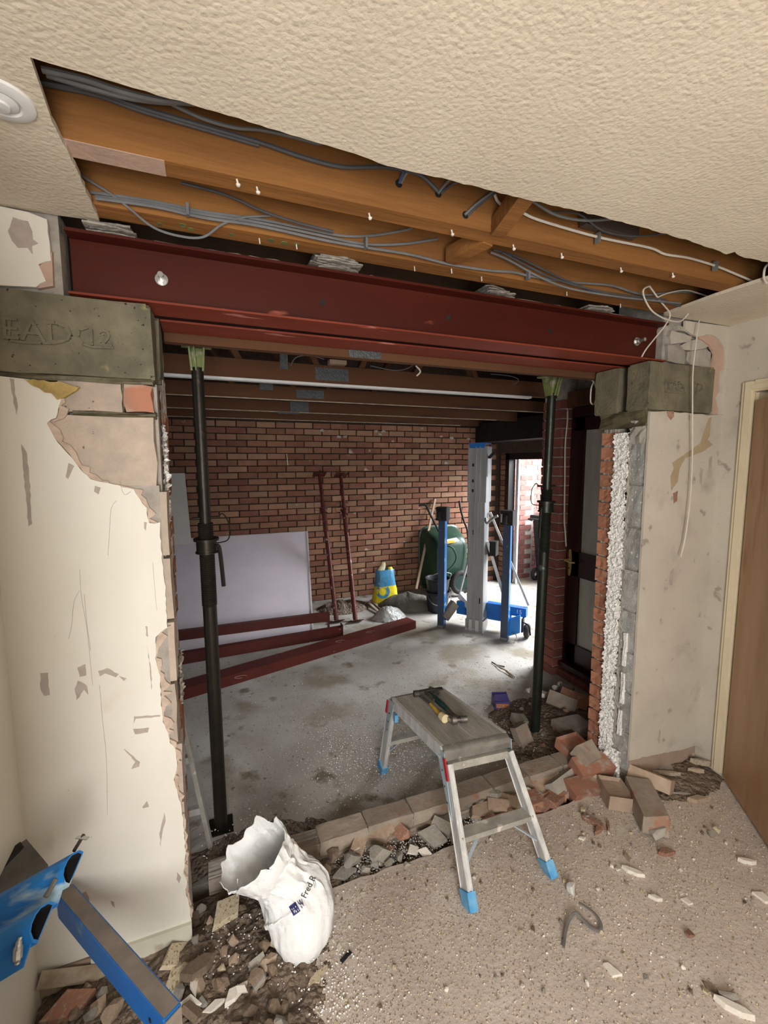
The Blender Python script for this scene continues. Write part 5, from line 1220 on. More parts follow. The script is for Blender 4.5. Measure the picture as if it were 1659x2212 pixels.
# ================================================================== SMALL THINGS IN THE GARAGE MOUTH
c = U(1082, 1516, 'z', GZ+.035); t = thing('screw_box', 'empty purple carton with orange lettering, lid torn open', 'carton', (c.x, c.y, GZ))
bm = new(); a_ = math.radians(-20)
def rb_(x, y, z): return Vector((c.x+x*math.cos(a_)-y*math.sin(a_), c.y+x*math.sin(a_)+y*math.cos(a_), GZ+z))
def rbox(bm, x0,x1,y0,y1,z0,z1):
    v = box(bm, x0,x1,y0,y1,z0,z1)
    for q in v: q.co = rb_(*q.co)
rbox(bm, -.055,.055,-.045,-.043,.0,.06); rbox(bm, -.055,-.053,-.045,.05,0,.075); rbox(bm, .053,.055,-.045,.05,0,.06); rbox(bm, -.055,.055,-.045,.05,0,.002); rbox(bm, -.055,.055,.048,.05,0,.085)
bod = mk('carton_body', bm, M['boxpurple'], t)
bm = new(); rbox(bm, -.045,.045,-.0462,-.0455,.015,.045); mk('orange_panel', bm, M['boxorange'], t)
bm = new(); v = [rb_(-.05,-.04,.062), rb_(.05,-.04,.058), rb_(.05,.02,.085), rb_(-.05,.02,.08)]; slab(bm, v, .002); mk('torn_lid', bm, M['boxpurple'], t)
bm = new(); tube(bm, [U(1070,1435,'z',GZ+.01), U(1082,1443,'z',GZ+.015), U(1092,1448,'z',GZ+.015), U(1104,1458,'z',GZ+.01), U(1112,1463,'z',GZ+.008)], [.006,.009,.007,.010,.014,.006], 6, 5, flat=.45); mk('wood_splinter', bm, M['splint'], None, 'pale splinter of wood on the garage floor left of the green prop', 'wood')
bm = new(); tube(bm, [U(1062,1430,'z',GZ+.008), U(1075,1437,'z',GZ+.01), U(1090,1440,'z',GZ+.006)], .006, 6, 4, flat=.5); mk('wood_splinter', bm, M['lintel'], None, 'dark splinter of wood behind the pale one', 'wood')
# strap and shards on the near floor
bm = new(); tube(bm, [U(*p, 'z', h) for *p, h in ((1217,2046,.006),(1222,2012,.010),(1230,1986,.018),(1242,1972,.024),(1258,1986,.014),(1276,2002,.010),(1292,2010,.008),(1299,2000,.012),(1290,1980,.022),(1270,1962,.03),(1250,1950,.034))], .0062, 8, 6, flat=.45)
mk('cable_strap', bm, M['strap'], None, 'bent dusty grey strip of cable on the near floor', 'cable', smooth=True)

bases = {}
def base(kind, i, mm):
    k = (kind, i, mm)
    if k not in bases:
        bm = chunk(100+i*7, kind)
        bmesh.ops.recalc_face_normals(bm, faces=bm.faces); me = bpy.data.meshes.new('stone'); bm.to_mesh(me); bm.free(); me.materials.append(M[mm]); bases[k] = me
    return bases[k]
def piece(px, py, L, kind='stone', mm='greystone', rz=0, z=0.0, label=None, cat='rubble', group=None, tilt=(0,0), sc=(1,1,1), name='masonry_chunk', zz=None):
    me = base(kind, R.randint(0, 5), mm); h = {'stone': .3, 'shard': .06, 'half': .17}[kind]*L*sc[2]
    p = U(px, py, 'z', z+h*.6); p.z = z+h*.8+.001
    return inst(name, me, None, p, (math.radians(tilt[0]), math.radians(tilt[1]), math.radians(rz)), (L*sc[0], L*sc[1], L*sc[2]), label=label, cat=cat, group=group)
S = lambda *a, **k: piece(*a, **k)
# individually told shards on the near floor
S(1323,2098,.075,'shard','whitestone',-50,label='largest white plaster shard on the near floor, pointed at both ends')
S(1368,1884,.095,'shard','whitestone',-50,label='long thin white plaster sliver right of the platform foot',sc=(1,.55,1.4))
S(1335,1877,.035,'stone','whitestone',20,label='small rounded plaster lump beside the long white sliver')
S(1321,1872,.026,'stone','whitestone',50,label='smallest plaster lump at the left end of the white sliver')
S(1416,1941,.060,'shard','whitestone',-40,label='white stick shaped plaster piece right of centre',sc=(1,.55,2))
S(1236,1922,.058,'stone','bead',10,label='round crumbly white lump near the grey strip',sc=(1,1,1.2))
S(1484,1948,.05,'shard','whitestone',-45,label='small diamond shaped plaster chip at lower right')
S(1471,1930,.03,'shard','whitestone',30,label='tiny plaster chip above the diamond one')
S(1524,2140,.055,'shard','creamstone',60,label='pale folded plaster chip at lower right',tilt=(20,20))
S(1536,2136,.055,'shard','brownstone',-60,label='brownish chip standing against the pale folded one',tilt=(30,10))
S(1577,2156,.07,'stone','greystone',-50,label='grey rounded stone at the lower right',sc=(1,.6,.8))
S(1586,2180,.115,'shard','whitestone',-52,label='long white plaster blade at the bottom right corner',sc=(1,.45,1.6))
S(1648,1940,.08,'shard','whitestone',-55,label='white angular shard at the right edge beside the door')
S(1614,1862,.075,'shard','whitestone',-35,label='oblong white shard near the foot of the brown door',sc=(1,.5,2))
S(1549,1794,.045,'stone','creamstone',0,label='cream pebble before the right wall')
S(1537,1804,.04,'stone','greystone',30,label='grey pebble before the right wall')
S(1437,1842,.095,'shard','redbrick',-20,label='red brick flake on the near floor at right',sc=(1,.8,1.5))
S(1490,2018,.045,'stone','redbrick',10,label='dark red brick crumb low on the right')
S(1355,1852,.05,'shard','buffbrick',70,label='buff triangular chip above the white sliver',sc=(1,.9,2))
S(1283,1778,.10,'half','redbrick',-70,label='narrow red brick sliver standing before the trench',sc=(1,.5,.8))
S(1294,1792,.09,'shard','redbrick',15,label='flat pink brick piece under the narrow sliver',sc=(1,.5,2))
S(1314,1786,.07,'shard','redbrick',40,label='short pink brick piece right of the flat one',sc=(1,.45,2))
S(1262,1752,.05,'stone','creamstone',20,label='pale lump left of the red brick slivers')
S(1267,1768,.05,'stone','greystone',60,label='grey lump left of the red brick slivers')
S(1258,1812,.045,'shard','whitestone',-10,label='pale chip below the red brick slivers',sc=(1,.8,1.8))
S(1396,2112,.03,'shard','greystone',15,label='thin grey chip on the lower floor')
S(745,2066,.0,'shard','strap',55) if False else None
bm = new(); beam(bm, U(737,2078,'z',.004), U(757,2055,'z',.006), .012, .005); mk('black_sliver', bm, M['black'], None, 'black plastic sliver on the floor right of the sack', 'plastic')
S(732,2046,.035,'shard','whitestone',60,label='pale chip beside the black sliver')
S(685,2112,.10,'shard','creamstone',25,label='flat cream plaster flake on the floor below the sack',sc=(1,.6,1))
S(491,1970,.17,'shard','creamstone',50,label='cream plaster slab with a brown stain left of the sack',sc=(1,.9,1.3),z=.05,tilt=(12,0))
S(505,2150,.10,'shard','whitestone',30,label='bright white plaster slab low left, nearest the sack',sc=(1,.8,1.6),z=.03)
S(521,2138,.05,'shard','whitestone',-40,label='curled white plaster bit touching the bright slab',z=.05,tilt=(25,0))
S(410,2168,.085,'shard','whitestone',-20,label='bright white plaster slab by the end of the blue leg',z=.03,sc=(1,1,1.5))
S(461,2178,.075,'shard','whitestone',12,label='small white slab between the two bright ones',z=.025,sc=(1,.8,1.6))
S(420,2130,.07,'shard','whitestone',-75,label='white triangular plaster chip above the small slab',z=.04,sc=(1,.8,1.5))
S(532,2200,.05,'shard','whitestone',60,label='white chip cut by the bottom picture edge')
S(375,2068,.14,'shard','creamstone',55,label='cream board offcut against the skirting',z=.04,tilt=(30,20))
S(378,2132,.15,'half','creamstone',75,label='cream rectangular offcut beside the blue leg',z=.02,sc=(1,.7,.5))
S(428,2092,.12,'shard','brownstone',20,label='flat pinkish brown slab on the left heap',z=.05,sc=(1,.9,2))
S(150,2180,.18,'shard','redbrick',20,label='brown red tile piece in the bottom left corner',z=.02,sc=(1,.8,1.5),tilt=(15,0))
S(210,2185,.10,'shard','buffbrick',70,label='buff angular piece beside the red tile',z=.02,sc=(1,.8,2),tilt=(20,0))
S(245,2190,.09,'stone','buffbrick',70,label='buff stone left of the blue leg',z=.02)
S(655,1925,.10,'half','buffbrick',80,label='buff brick fragment at the trench end beside the sack',z=-.04,sc=(1,.8,.9))
S(1470,1630,.16,'shard','creamstone',-30,label='splintered pale board piece by the right wall foot',z=.03,sc=(1,.35,1))
S(1440,1672,.16,'shard','splint',-28,label='flat splinter of board on the rubble by the right wall',z=.02,sc=(1,.3,1.2))
S(1430,1644,.14,'shard','creamstone',-12,label='cream flake leaning on the base of the right wall',z=.04,sc=(1,.3,1.6))
S(1515,1648,.12,'shard','splint',-35,label='brown splinter in the right corner',z=.03,sc=(1,.35,2))
S(1500,1665,.10,'shard','buffbrick',-30,label='buff splinter in the right corner',z=.02,sc=(1,.4,2))
S(1506,1728,.12,'shard','buffbrick',-20,label='flat buff slab near the right wall',z=.0,sc=(1,.7,1.5))
S(1476,1716,.09,'shard','greystone',-30,label='thin dark slate by the cream frogged brick',z=.0,sc=(1.2,.4,1.2))
# whole and frogged bricks
def frogbrick(mm, frog=True, L=.215, W_=.102, H_=.065, broken=0, mi='buffbrick'):
    bm = new(); box(bm, -L/2, L/2, -W_/2, W_/2, -H_/2, H_/2)
    bm.faces.ensure_lookup_table()
    if frog:
        top = [f for f in bm.faces if f.calc_center_median().z > H_/2-.001]
        r_ = bmesh.ops.inset_region(bm, faces=top, thickness=.020, depth=0)
        r_ = bmesh.ops.inset_region(bm, faces=top, thickness=.008, depth=-.020)
    bmesh.ops.bevel(bm, geom=[e for e in bm.edges if e.calc_length() > .03], offset=.0025, segments=1)
    for v in bm.verts:
        v.co += Vector([noise.noise(v.co*30+Vector((broken+7.7, i*3, 0)))*.004 for i in range(3)])
        if broken and v.co.x > L/2-.03: v.co.x -= abs(noise.noise(v.co*40+Vector((broken, 0, 0))))*.05
    bmesh.ops.recalc_face_normals(bm, faces=bm.faces)
    me = bpy.data.meshes.new('brick'); bm.to_mesh(me); bm.free(); me.materials.append(M[mm]); return me
def B(px, py, z, rot, mm, label, frog=True, broken=0, sc=(1,1,1)):
    p = U(px, py, 'z', z)
    return inst('loose_brick', frogbrick(mm, frog, broken=broken), None, p, tuple(math.radians(a) for a in rot), sc, label=label, cat='brick', group='loose bricks by the right jamb')
def BB(p0, p1, z, roll, mm, label, frog=True, broken=0, w_=1.0, h_=1.0, L=None, pitch=0):
    a, b = U(*p0, 'z', z), U(*p1, 'z', z); d = b-a; c = (a+b)/2; l = L or d.length
    return inst('loose_brick', frogbrick(mm, frog, broken=broken), None, c, (math.radians(roll), math.radians(pitch), math.atan2(d.y, d.x)), (l/.215, w_, h_), label=label, cat='brick', group='loose bricks by the right jamb')
BB((1377,1697),(1421,1791),.055,-4,'dustbrick','dusty purplish brick with mortar on its end, furthest out on the floor',False,1,1.15,1.3)
BB((1362,1664),(1452,1702),.055,-28,'buffbrick','long cream frogged brick leaning by the right wall base',True,0,1.2,1.0)
BB((1314,1690),(1342,1738),.040,-4,'buffbrick','half brick with an open cream frog on the floor edge',True,0,1.15,1.1)
BB((1228,1712),(1302,1694),.012,14,'redbrick','pinkish brick with a torn bed at the trench edge',False,7,1.0,1.1)
BB((1242,1664),(1318,1648),.070,24,'redbrick','bright red whole brick leaning on the pile front',False,5,1.0,1.15)
BB((1252,1638),(1284,1622),.125,30,'dustbrick','brown brick half tilted highest on the pile',False,2,.95,1.2)
BB((1213,1617),(1258,1604),.085,10,'redbrick','pink frogged brick half on top of the pile by the right jamb',True,3,1.0,1.0)
BB((1282,1634),(1312,1640),.06,-10,'redbrick','brick end poking out behind the bright red brick',False,0,.9,1.0)
BB((1228,1650),(1262,1655),.035,5,'dustbrick','dusty brick under the tilted half at the pile centre',False,0,1.0,1.2)
BB((1192,1710),(1246,1668),.020,-38,'greystone','grey mortared brick on edge in the trench',False,6,.55,1.1)
BB((1152,1704),(1208,1676),.010,18,'buffbrick','buff broken brick with stamped frog lying in the trench',True,4,1.0,.8)
BB((1166,1740),(1196,1730),-.015,10,'redbrick','small red brick end at the trench edge, left one',False,3,.6,.9)
BB((1190,1724),(1220,1716),.0,0,'redbrick','small orange brick end at the trench edge, right one',False,4,.5,.7)
BB((1142,1718),(1160,1752),.0,10,'redbrick','red brick end leaning right beside the platform leg',False,5,.8,.9)
BB((1262,1672),(1300,1684),.03,-15,'buffbrick','buff brick bit between the red brick and the open half',False,2,.8,.9)
c = U(1424, 1797, 'z', .04); bm = new(); hull(bm, [Vector((c.x+ru(-.045,.045), c.y+ru(-.03,.03), ru(.002,.065))) for i in range(16)]); mk('mortar_lump', bm, M['greystone'], None, 'grey mortar lump stuck at the near end of the purplish brick', 'mortar')
B(1352,1600,.02,(0,10,-35),'dustbrick','dark brick lying at the foot of the right jamb',False,0,(1.1,.8,.9))
B(1395,1655,.01,(4,0,-30),'greystone','grey dusty slab against the foot of the right wall',False,0,(1.2,.7,.6))
# brick bits behind, near the right prop
B(1213,1518,GZ+.06,(40,10,-52),'dustbrick','brown brick leaning by the pier, left one of two',False,0,(.9,1,.8))
B(1240,1512,GZ+.07,(40,8,-58),'redbrick','brown brick leaning by the pier, right one of two',False,0,(.9,1,.8))
B(1236,1576,GZ+.05,(0,0,-5),'greystone','grey concrete block behind the jamb foot',False,3,(1.0,1.4,1.5))
B(1131,1598,GZ+.04,(6,60,-75),'dustbrick','dusty brick standing on end left of the green prop',False,0,(.8,1,.8))
B(1122,1556,GZ+.06,(10,10,-10),'greystone','grey stone on the brick left of the green prop',False,4,(.45,.7,.8))
B(1178,1572,GZ+.02,(0,10,-40),'redbrick','orange brick end right of the green prop foot',False,3,(.5,.7,.8))
B(1147,1568,GZ+.02,(10,0,60),'greystone','grey stone touching the green prop on its left',False,2,(.4,.9,.8))
S(1172,1503,.12,'shard','whitestone',-20,z=GZ+.02,label='white plaster lump left of the leaning brown bricks',sc=(1,.8,3)); S(1142,1492,.06,'stone','whitestone',0,z=GZ,label='small white lump just left of the green prop')
S(1200,1488,.08,'stone','whitestone',30,z=GZ+.03,label='white lump between the pier and the leaning bricks'); S(1210,1478,.06,'shard','whitestone',60,z=GZ+.06,label='white chip highest by the pier foot',sc=(1,1,3))
S(1225,1487,.10,'half','dustbrick',-40,z=GZ+.06,label='brown brick bit behind the leaning bricks'); S(1252,1502,.06,'stone','greystone',0,z=GZ+.05,label='pale grey stone under the door sill')
S(1100,1557,.06,'stone','greystone',30,z=GZ,label='grey pebble left of the standing brick'); S(1110,1600,.05,'shard','whitestone',10,z=GZ,label='white flake left of the standing brick')
# remains of the outer leaf: the row of base bricks across the opening
t = thing('brick_wall_base', 'row of dusty base bricks left across the opening beside the trench', 'brick row', (1.1, .24, -.05))
xs = [.33]
for px, py in ((691,1822),(800,1788),(899,1751),(1012,1718),(1072,1699),(1156,1676),(1232,1650)): xs.append(U(px, py, 'z', .07).x)
xs = [-.06, .165] + [xs[1]+.226*k for k in range(-0, 8)]
rr = random.Random(4)
for i, (a, b) in enumerate(zip(xs, xs[1:])):
    if b > 2.01: b = 2.0
    if b-a < .05: continue
    bm = new(); box(bm, a+.004, b-.004, .187, .287, -.005, .062 if i > 1 else .05)
    bmesh.ops.bevel(bm, geom=bm.edges[:], offset=.004, segments=1); bmesh.ops.subdivide_edges(bm, edges=[e for e in bm.edges if e.calc_length() > .05], cuts=3, use_grid_fill=True)
    rot = Matrix.Rotation(rr.uniform(-.02,.02), 4, 'Z'); cc = Vector(((a+b)/2, .237, .03))
    for v in bm.verts: v.co = cc+rot@(v.co-cc)+Vector([noise.noise(v.co*22+Vector((i, k*4, 0)))*.004 for k in range(3)])
    mk('brick', bm, M['dustbrick'], t)
bm = new(); box(bm, -.06, 2.0, .194, .280, -.07, .050)
bmesh.ops.subdivide_edges(bm, edges=bm.edges[:], cuts=10, use_grid_fill=True)
for v in bm.verts: v.co += Vector((0, ru(-.004,.004), ru(-.003,.004)))
mk('mortar', bm, M['mortar'], t)
bm = new(); box(bm, -.06, 2.0, .187, .287, -.145, -.012); bmesh.ops.subdivide_edges(bm, edges=bm.edges[:], cuts=8, use_grid_fill=True)
for v in bm.verts: v.co += Vector((0, ru(-.005,.005), 0))
mk('lower_course', bm, M['dustbrick'], t)
# rubble filling the trench
G1 = 'broken masonry lying in the wall trench'
cnt_ = {}
def tlabel(px, mm, kd, L):
    col = {'redbrick':'red brick','buffbrick':'buff brick','greystone':'grey mortar','whitestone':'white plaster','creamstone':'cream plaster','brownstone':'brown stone','bead':'white bead','wetmortar':'dark wet mortar'}[mm]
    sh = {'half':'snapped brick end','stone':'lump','shard':'flat flake'}[kd]
    pos = 'right beside the sack' if px < 760 else 'between sack and platform leg' if px < 860 else 'just left of the platform leg' if px < 980 else 'behind the platform rung, left half' if px < 1060 else 'behind the platform rung, right half' if px < 1140 else 'right of the platform leg' if px < 1210 else 'at the right end'
    return '%s %s %s in the trench, %s' % ('large' if L > .105 else 'small' if L < .065 else 'medium', col, sh, pos)
lab1 = 'broken brick or mortar piece lying in the wall trench'
for px, py, L, kd, mm, rz, *tl in ((862,1795,.12,'half','redbrick',-70,40),(815,1800,.16,'half','buffbrick',-30,20),(775,1822,.12,'half','buffbrick',55,25),(760,1860,.10,'stone','greystone',0),(745,1886,.11,'shard','greystone',-8,8),(820,1850,.12,'stone','greystone',20),
  (810,1868,.06,'stone','greystone',60),(841,1866,.055,'stone','greystone',0),(865,1853,.05,'stone','greystone',0),(893,1838,.085,'shard','whitestone',20,20),(920,1843,.08,'shard','whitestone',-50,30),(935,1810,.17,'shard','greystone',-35,20),(958,1790,.11,'half','greystone',-50,20),(955,1772,.08,'stone','greystone',0),(972,1768,.09,'stone','greystone',30),(928,1776,.05,'shard','creamstone',-60,30),
  (1012,1740,.07,'stone','greystone',0),(1035,1730,.09,'stone','greystone',40),(1065,1722,.13,'stone','greystone',30),(1045,1752,.20,'shard','buffbrick',25,20),(1080,1745,.12,'half','buffbrick',-30,20),(1100,1735,.12,'half','buffbrick',-50,10),(1060,1775,.11,'stone','redbrick',0),(1130,1740,.10,'half','redbrick',-60,10),
  (1150,1738,.10,'half','redbrick',-70,0),(1178,1740,.09,'half','redbrick',20,0),(1200,1728,.12,'half','redbrick',22,0),(1170,1722,.06,'stone','greystone',0),(1185,1716,.06,'stone','redbrick',0),(1142,1712,.07,'stone','bead',0),(1225,1718,.05,'stone','greystone',0),
  (720,1850,.08,'stone','brownstone',0),(700,1890,.09,'stone','brownstone',30),(1000,1800,.08,'stone','greystone',0),(985,1815,.07,'stone','greystone',0),(1085,1770,.08,'half','redbrick',0),(1110,1762,.08,'stone','redbrick',0),(880,1870,.04,'stone','greystone',0),(790,1880,.05,'stone','greystone',0),(770,1842,.06,'stone','whitestone',0),(1205,1650,.07,'stone','greystone',0),(1340,1660,.08,'stone','wetmortar',0)):
    S(px, py, L, kd, mm, rz, z=-.012, label=tlabel(px, mm, kd, L), group=G1, tilt=(tl[0] if tl else 0, ru(-10,10)))
rr = random.Random(12)
for i in range(84):
    x = rr.uniform(.42, 1.95); y = rr.uniform(.035, .175); L = rr.uniform(.026, .062)
    inst('masonry_chunk', base(rr.choice(('stone','stone','half')), rr.randint(0,5), rr.choice(('greystone','greystone','buffbrick','redbrick','brownstone','whitestone'))), None, (x, y, -.055+rr.uniform(0,.035)), (rr.uniform(-.5,.5), rr.uniform(-.5,.5), rr.uniform(0,6.3)), (L,L,L), label=lab1, cat='rubble', group=G1)
# heap by the left stub
def soil(x0, x1, y0, y1, fn, z0, nx, ny, label, mm='soil'):
    bm = new(); g = []
    for j in range(ny+1):
        row = []
        for i in range(nx+1):
            x = x0+(x1-x0)*i/nx; y = y0+(y1-y0)*j/ny
            h = fn(x, y); row.append(bm.verts.new((x, y, z0+h)))
        g.append(row)
    for j in range(ny):
        for i in range(nx): bm.faces.new((g[j][i], g[j][i+1], g[j+1][i+1], g[j+1][i]))
    mk('rubble_soil', bm, M[mm], None, label, 'soil', kind='stuff')
def hf(x, y):
    e = min(1, max(0, (x+.62)*6), 1)*max(0, min(1, (.42-x)*3.5-(0 if y > -.1 else (-.1-y)*1.0)))*max(0, min(1, (y+.62)*6))*max(0, min(1, (.18-y)*6))
    return -.012+e*(.045+noise.noise(Vector((x*7, y*7, 1)))*.03)+noise.noise(Vector((x*26, y*26, 2)))*.012*min(1, e*3)+noise.noise(Vector((x*70, y*70, 2)))*.006*min(1, e*3)
soil(-.56, .45, -.66, .18, hf, 0, 110, 90, 'dark heap of crushed mortar and soil at the foot of the left stub')
soil(.28, 2.01, .0, .19, lambda x, y: .02+noise.noise(Vector((x*9, y*9, 3)))*.02+noise.noise(Vector((x*40, y*40, 3)))*.01, -.085, 200, 24, 'loose crushed mortar filling the trench between slab and base bricks')
def hf2(x, y):
    e = max(0, 1-((x-2.12)/.55)**2-((y-.62)/.42)**2); return -.01+e*.07+noise.noise(Vector((x*9, y*9, 3)))*.02*min(1, e*4)+noise.noise(Vector((x*40, y*40, 3)))*.008*min(1, e*4)
soil(1.6, 2.68, .29, 1.05, hf2, GZ, 90, 70, 'dark crushed rubble heaped round the foot of the green prop')
def hf3(x, y):
    e = max(0, 1-((x-.15)/.42)**2-((y-.34)/.2)**2); return -.01+e*.05+noise.noise(Vector((x*20, y*20, 3)))*.015*min(1, e*4)
soil(-.3, .6, .29, .56, hf3, GZ, 70, 24, 'dark crumbs heaped round the foot of the left prop')
def hf4(x, y):
    e = max(0, 1-((x-2.33)/.34)**2-((y+.02)/.2)**2); return -.006+e*.035+noise.noise(Vector((x*20, y*20, 3)))*.012*min(1, e*4)
soil(2.0, 2.56, -.24, .0, hf4, 0, 50, 24, 'brown splintery debris along the foot of the right wall')
G2 = 'small masonry chunks heaped by the left stub'; lab2 = 'small stone or mortar chunk in the heap by the left stub'
for i in range(118):
    x = rr.uniform(-.14, .40); y = rr.uniform(-.62, .16)
    if x > .36+(y)*.5 and y < 0: x -= .2
    if rr.random() < .15: x = rr.uniform(-.5, -.15); y = rr.uniform(-.3, -.04)
    L = rr.uniform(.018, .06)*(1.2 if y < -.2 else 1)
    mm = rr.choice(('brownstone','brownstone','buffbrick','greystone','brownstone','creamstone' if rr.random() < .4 else 'brownstone'))
    inst('masonry_chunk', base(rr.choice(('stone','stone','half')), rr.randint(0,5), mm), None, (x, y, max(hf(x, y), 0)+L*.18), (rr.uniform(-.6,.6), rr.uniform(-.6,.6), rr.uniform(0,6.3)), (L,L,L), label=lab2, cat='rubble', group=G2)
G3 = 'small chunks round the foot of the green prop'; lab3 = 'small masonry chunk in the heap round the green prop'
for i in range(30):
    x = rr.uniform(1.7, 2.6); y = rr.uniform(.32, .95); L = rr.uniform(.02, .055)
    inst('masonry_chunk', base('stone', rr.randint(0,5), rr.choice(('brownstone','greystone','redbrick','brownstone'))), None, (x, y, GZ+max(hf2(x, y), 0)+L*.15), (rr.uniform(-.6,.6), rr.uniform(-.6,.6), rr.uniform(0,6.3)), (L,L,L), label=lab3, cat='rubble', group=G3)
G4 = 'pebbles scattered over the near floor'; lab4 = 'pebble of plaster or mortar loose on the near floor'
for i in range(120):
    x = rr.uniform(.3, 2.3); y = -abs(rr.gauss(.0, .45))-.02; L = rr.uniform(.010, .024)
    if y < -1.2: continue
    inst('pebble', base('stone', rr.randint(0,5), rr.choice(('creamstone','whitestone','brownstone','greystone'))), None, (x, y, L*.25), (rr.uniform(-.6,.6), rr.uniform(-.6,.6), rr.uniform(0,6.3)), (L,L,L), label=lab4, cat='pebble', group=G4)
# grit and beads: nobody could count them
def grit(name, pts, mm, label, r0, r1, seed):
    g = np.random.default_rng(seed); pts = np.asarray(pts); n = len(pts)
    o = np.array([[1,0,0],[-1,0,0],[0,1,0],[0,-1,0],[0,0,1],[0,0,-.6]]); f = np.array([[0,2,4],[2,1,4],[1,3,4],[3,0,4],[2,0,5],[1,2,5],[3,1,5],[0,3,5]])
    r = g.uniform(r0, r1, n)**1.0*g.uniform(.6, 1.3, n)
    vv = o[None]*r[:, None, None]*g.uniform(.6, 1.3, (n, 6, 1)); a = g.uniform(0, 6.28, n); c_, s_ = np.cos(a), np.sin(a)
    x = vv[:, :, 0]*c_[:, None]-vv[:, :, 1]*s_[:, None]; y = vv[:, :, 0]*s_[:, None]+vv[:, :, 1]*c_[:, None]; vv[:, :, 0] = x; vv[:, :, 1] = y
    vv += pts[:, None, :]; vv[:, :, 2] += r[:, None]*.4
    F_ = (f[None]+np.arange(n)[:, None, None]*6).reshape(-1, 3)
    me = bpy.data.meshes.new(name); me.from_pydata(vv.reshape(-1, 3).tolist(), [], F_.tolist()); me.materials.append(M[mm])
    o_ = bpy.data.objects.new(name, me); put(o_, name, None, label, 'grit' if 'bead' not in name else 'beads', None, 'stuff')
g = np.random.default_rng(3)
n = 14000; x = g.uniform(.25, 2.7, n); y = -np.abs(g.normal(0, .55, n)); k = (y > -1.3) & (x > .15-y*0) ; grit('floor_grit', np.c_[x[k], y[k], np.zeros(k.sum())], 'creamstone', 'pale grit scattered thickly over the near floor', .0010, .0036, 4)
x = g.uniform(.25, 2.7, n); y = -np.abs(g.normal(0, .55, n)); k = y > -1.3; grit('floor_grit', np.c_[x[k], y[k], np.zeros(k.sum())], 'brownstone', 'brown grit scattered thickly over the near floor', .0008, .0026, 5)
n = 5000; x = g.uniform(-.3, 3.2, n); y = .3+np.abs(g.normal(0, .7, n)); k = y < 3.6; grit('floor_grit', np.c_[x[k], y[k], np.full(k.sum(), GZ)], 'brownstone', 'dark grit scattered over the garage floor', .001, .0032, 6)
P = []
def blob(cx, cy, sx, sy, n_, z=0.0):
    P.append(np.c_[g.normal(cx, sx, n_), g.normal(cy, sy, n_), np.full(n_, z)])
blob(.95, .75, .25, .22, 1100, GZ); blob(1.25, .75, .35, .3, 900, GZ); blob(.72, .95, .18, .2, 500, GZ); blob(1.6, .9, .3, .35, 500, GZ); blob(1.9, .6, .2, .2, 500, GZ+.03); blob(.2, .5, .2, .1, 250, GZ+.02)
blob(.5, .09, .10, .04, 500, -.05); blob(.8, .10, .2, .035, 700, -.06); blob(1.2, .1, .3, .03, 500, -.06); blob(1.45, .12, .05, .03, 300, -.03)
blob(.28, -.33, .10, .09, 500, .002); blob(.2, -.15, .12, .1, 250, .03); blob(.0, .02, .1, .1, 200, .045); blob(.1, -.5, .15, .1, 250, .012); blob(1.2, -.5, .7, .35, 500, .001); blob(1.0, 1.6, .8, .7, 500, GZ); blob(2.05, .02, .04, .05, 500, .03)
P = np.concatenate(P); k = (P[:, 0] < 2.6) & (P[:, 0] > -.1) & ~((P[:, 1] > .185) & (P[:, 1] < .29)); P = P[k]
inn = (P[:, 1] > -.0) & (P[:, 1] < .185); P[inn, 2] = -.035+g.uniform(0, .02, inn.sum())
out_ = (P[:, 1] >= .29); P[out_, 2] = np.maximum(P[out_, 2], GZ)
nr = (P[:, 1] <= 0) & (P[:, 2] < 0); P[nr, 2] = 0
grit('polystyrene_beads', P, 'bead', 'white polystyrene insulation beads scattered over both floors', .0020, .0040, 7)

# ================================================================== BLUE LIFTER, LOWER LEFT
t = thing('stowed_lifter', 'bright blue lifting machine cut off at the lower left, its channels and leg sticking out', 'lift', (-.35, -.3, 0))
zt = .40
a0, b0 = U(140,1955,'z',zt), U(353,2207,'z',zt); bk = U(366,2186,'z',zt)-b0; d = (b0-a0).normalized()
perp = Vector((-d.y, d.x, 0)); 
if perp.dot(bk) < 0: perp = -perp
wd = .045; hgt = .078
A = a0-d*.06; Bp = b0
bm = new(); v = []
for p in (A, Bp):
    for q in (p, p+perp*wd, p+perp*wd-Vector((0,0,hgt)), p-Vector((0,0,hgt))): v.append(bm.verts.new(q))
for f in ((0,1,2,3),(7,6,5,4),(0,4,5,1),(1,5,6,2),(2,6,7,3),(3,7,4,0)): bm.faces.new([v[i] for i in f])
bmesh.ops.bevel(bm, geom=bm.edges[:], offset=.004, segments=2)
leg = mk('box_leg', bm, M['blue'], t)
bm = new(); o = Vector((0,0,.0006)); slab(bm, [A+o+perp*.004, Bp+o+perp*.004-d*.004, Bp+o+perp*(wd-.003)-d*.004, A+o+perp*(wd-.003)], .0005); mk('dust_layer', bm, M['dusty'], leg)
c = U(311, 2203, 'z', zt-.045); pc = b0-d*.06-Vector((0,0,.042))-perp*.0005; bm = new(); cyl(bm, pc, pc-perp*.0012, .006, n=14); mk('pin_hole', bm, M['black'], leg)
pc = Bp+perp*(wd/2)+d*.002-Vector((0,0,hgt/2)); bm = new(); beam(bm, pc, pc+d*.003, wd*.9, hgt*.9); mk('end_cap', bm, M['dusty'], leg)
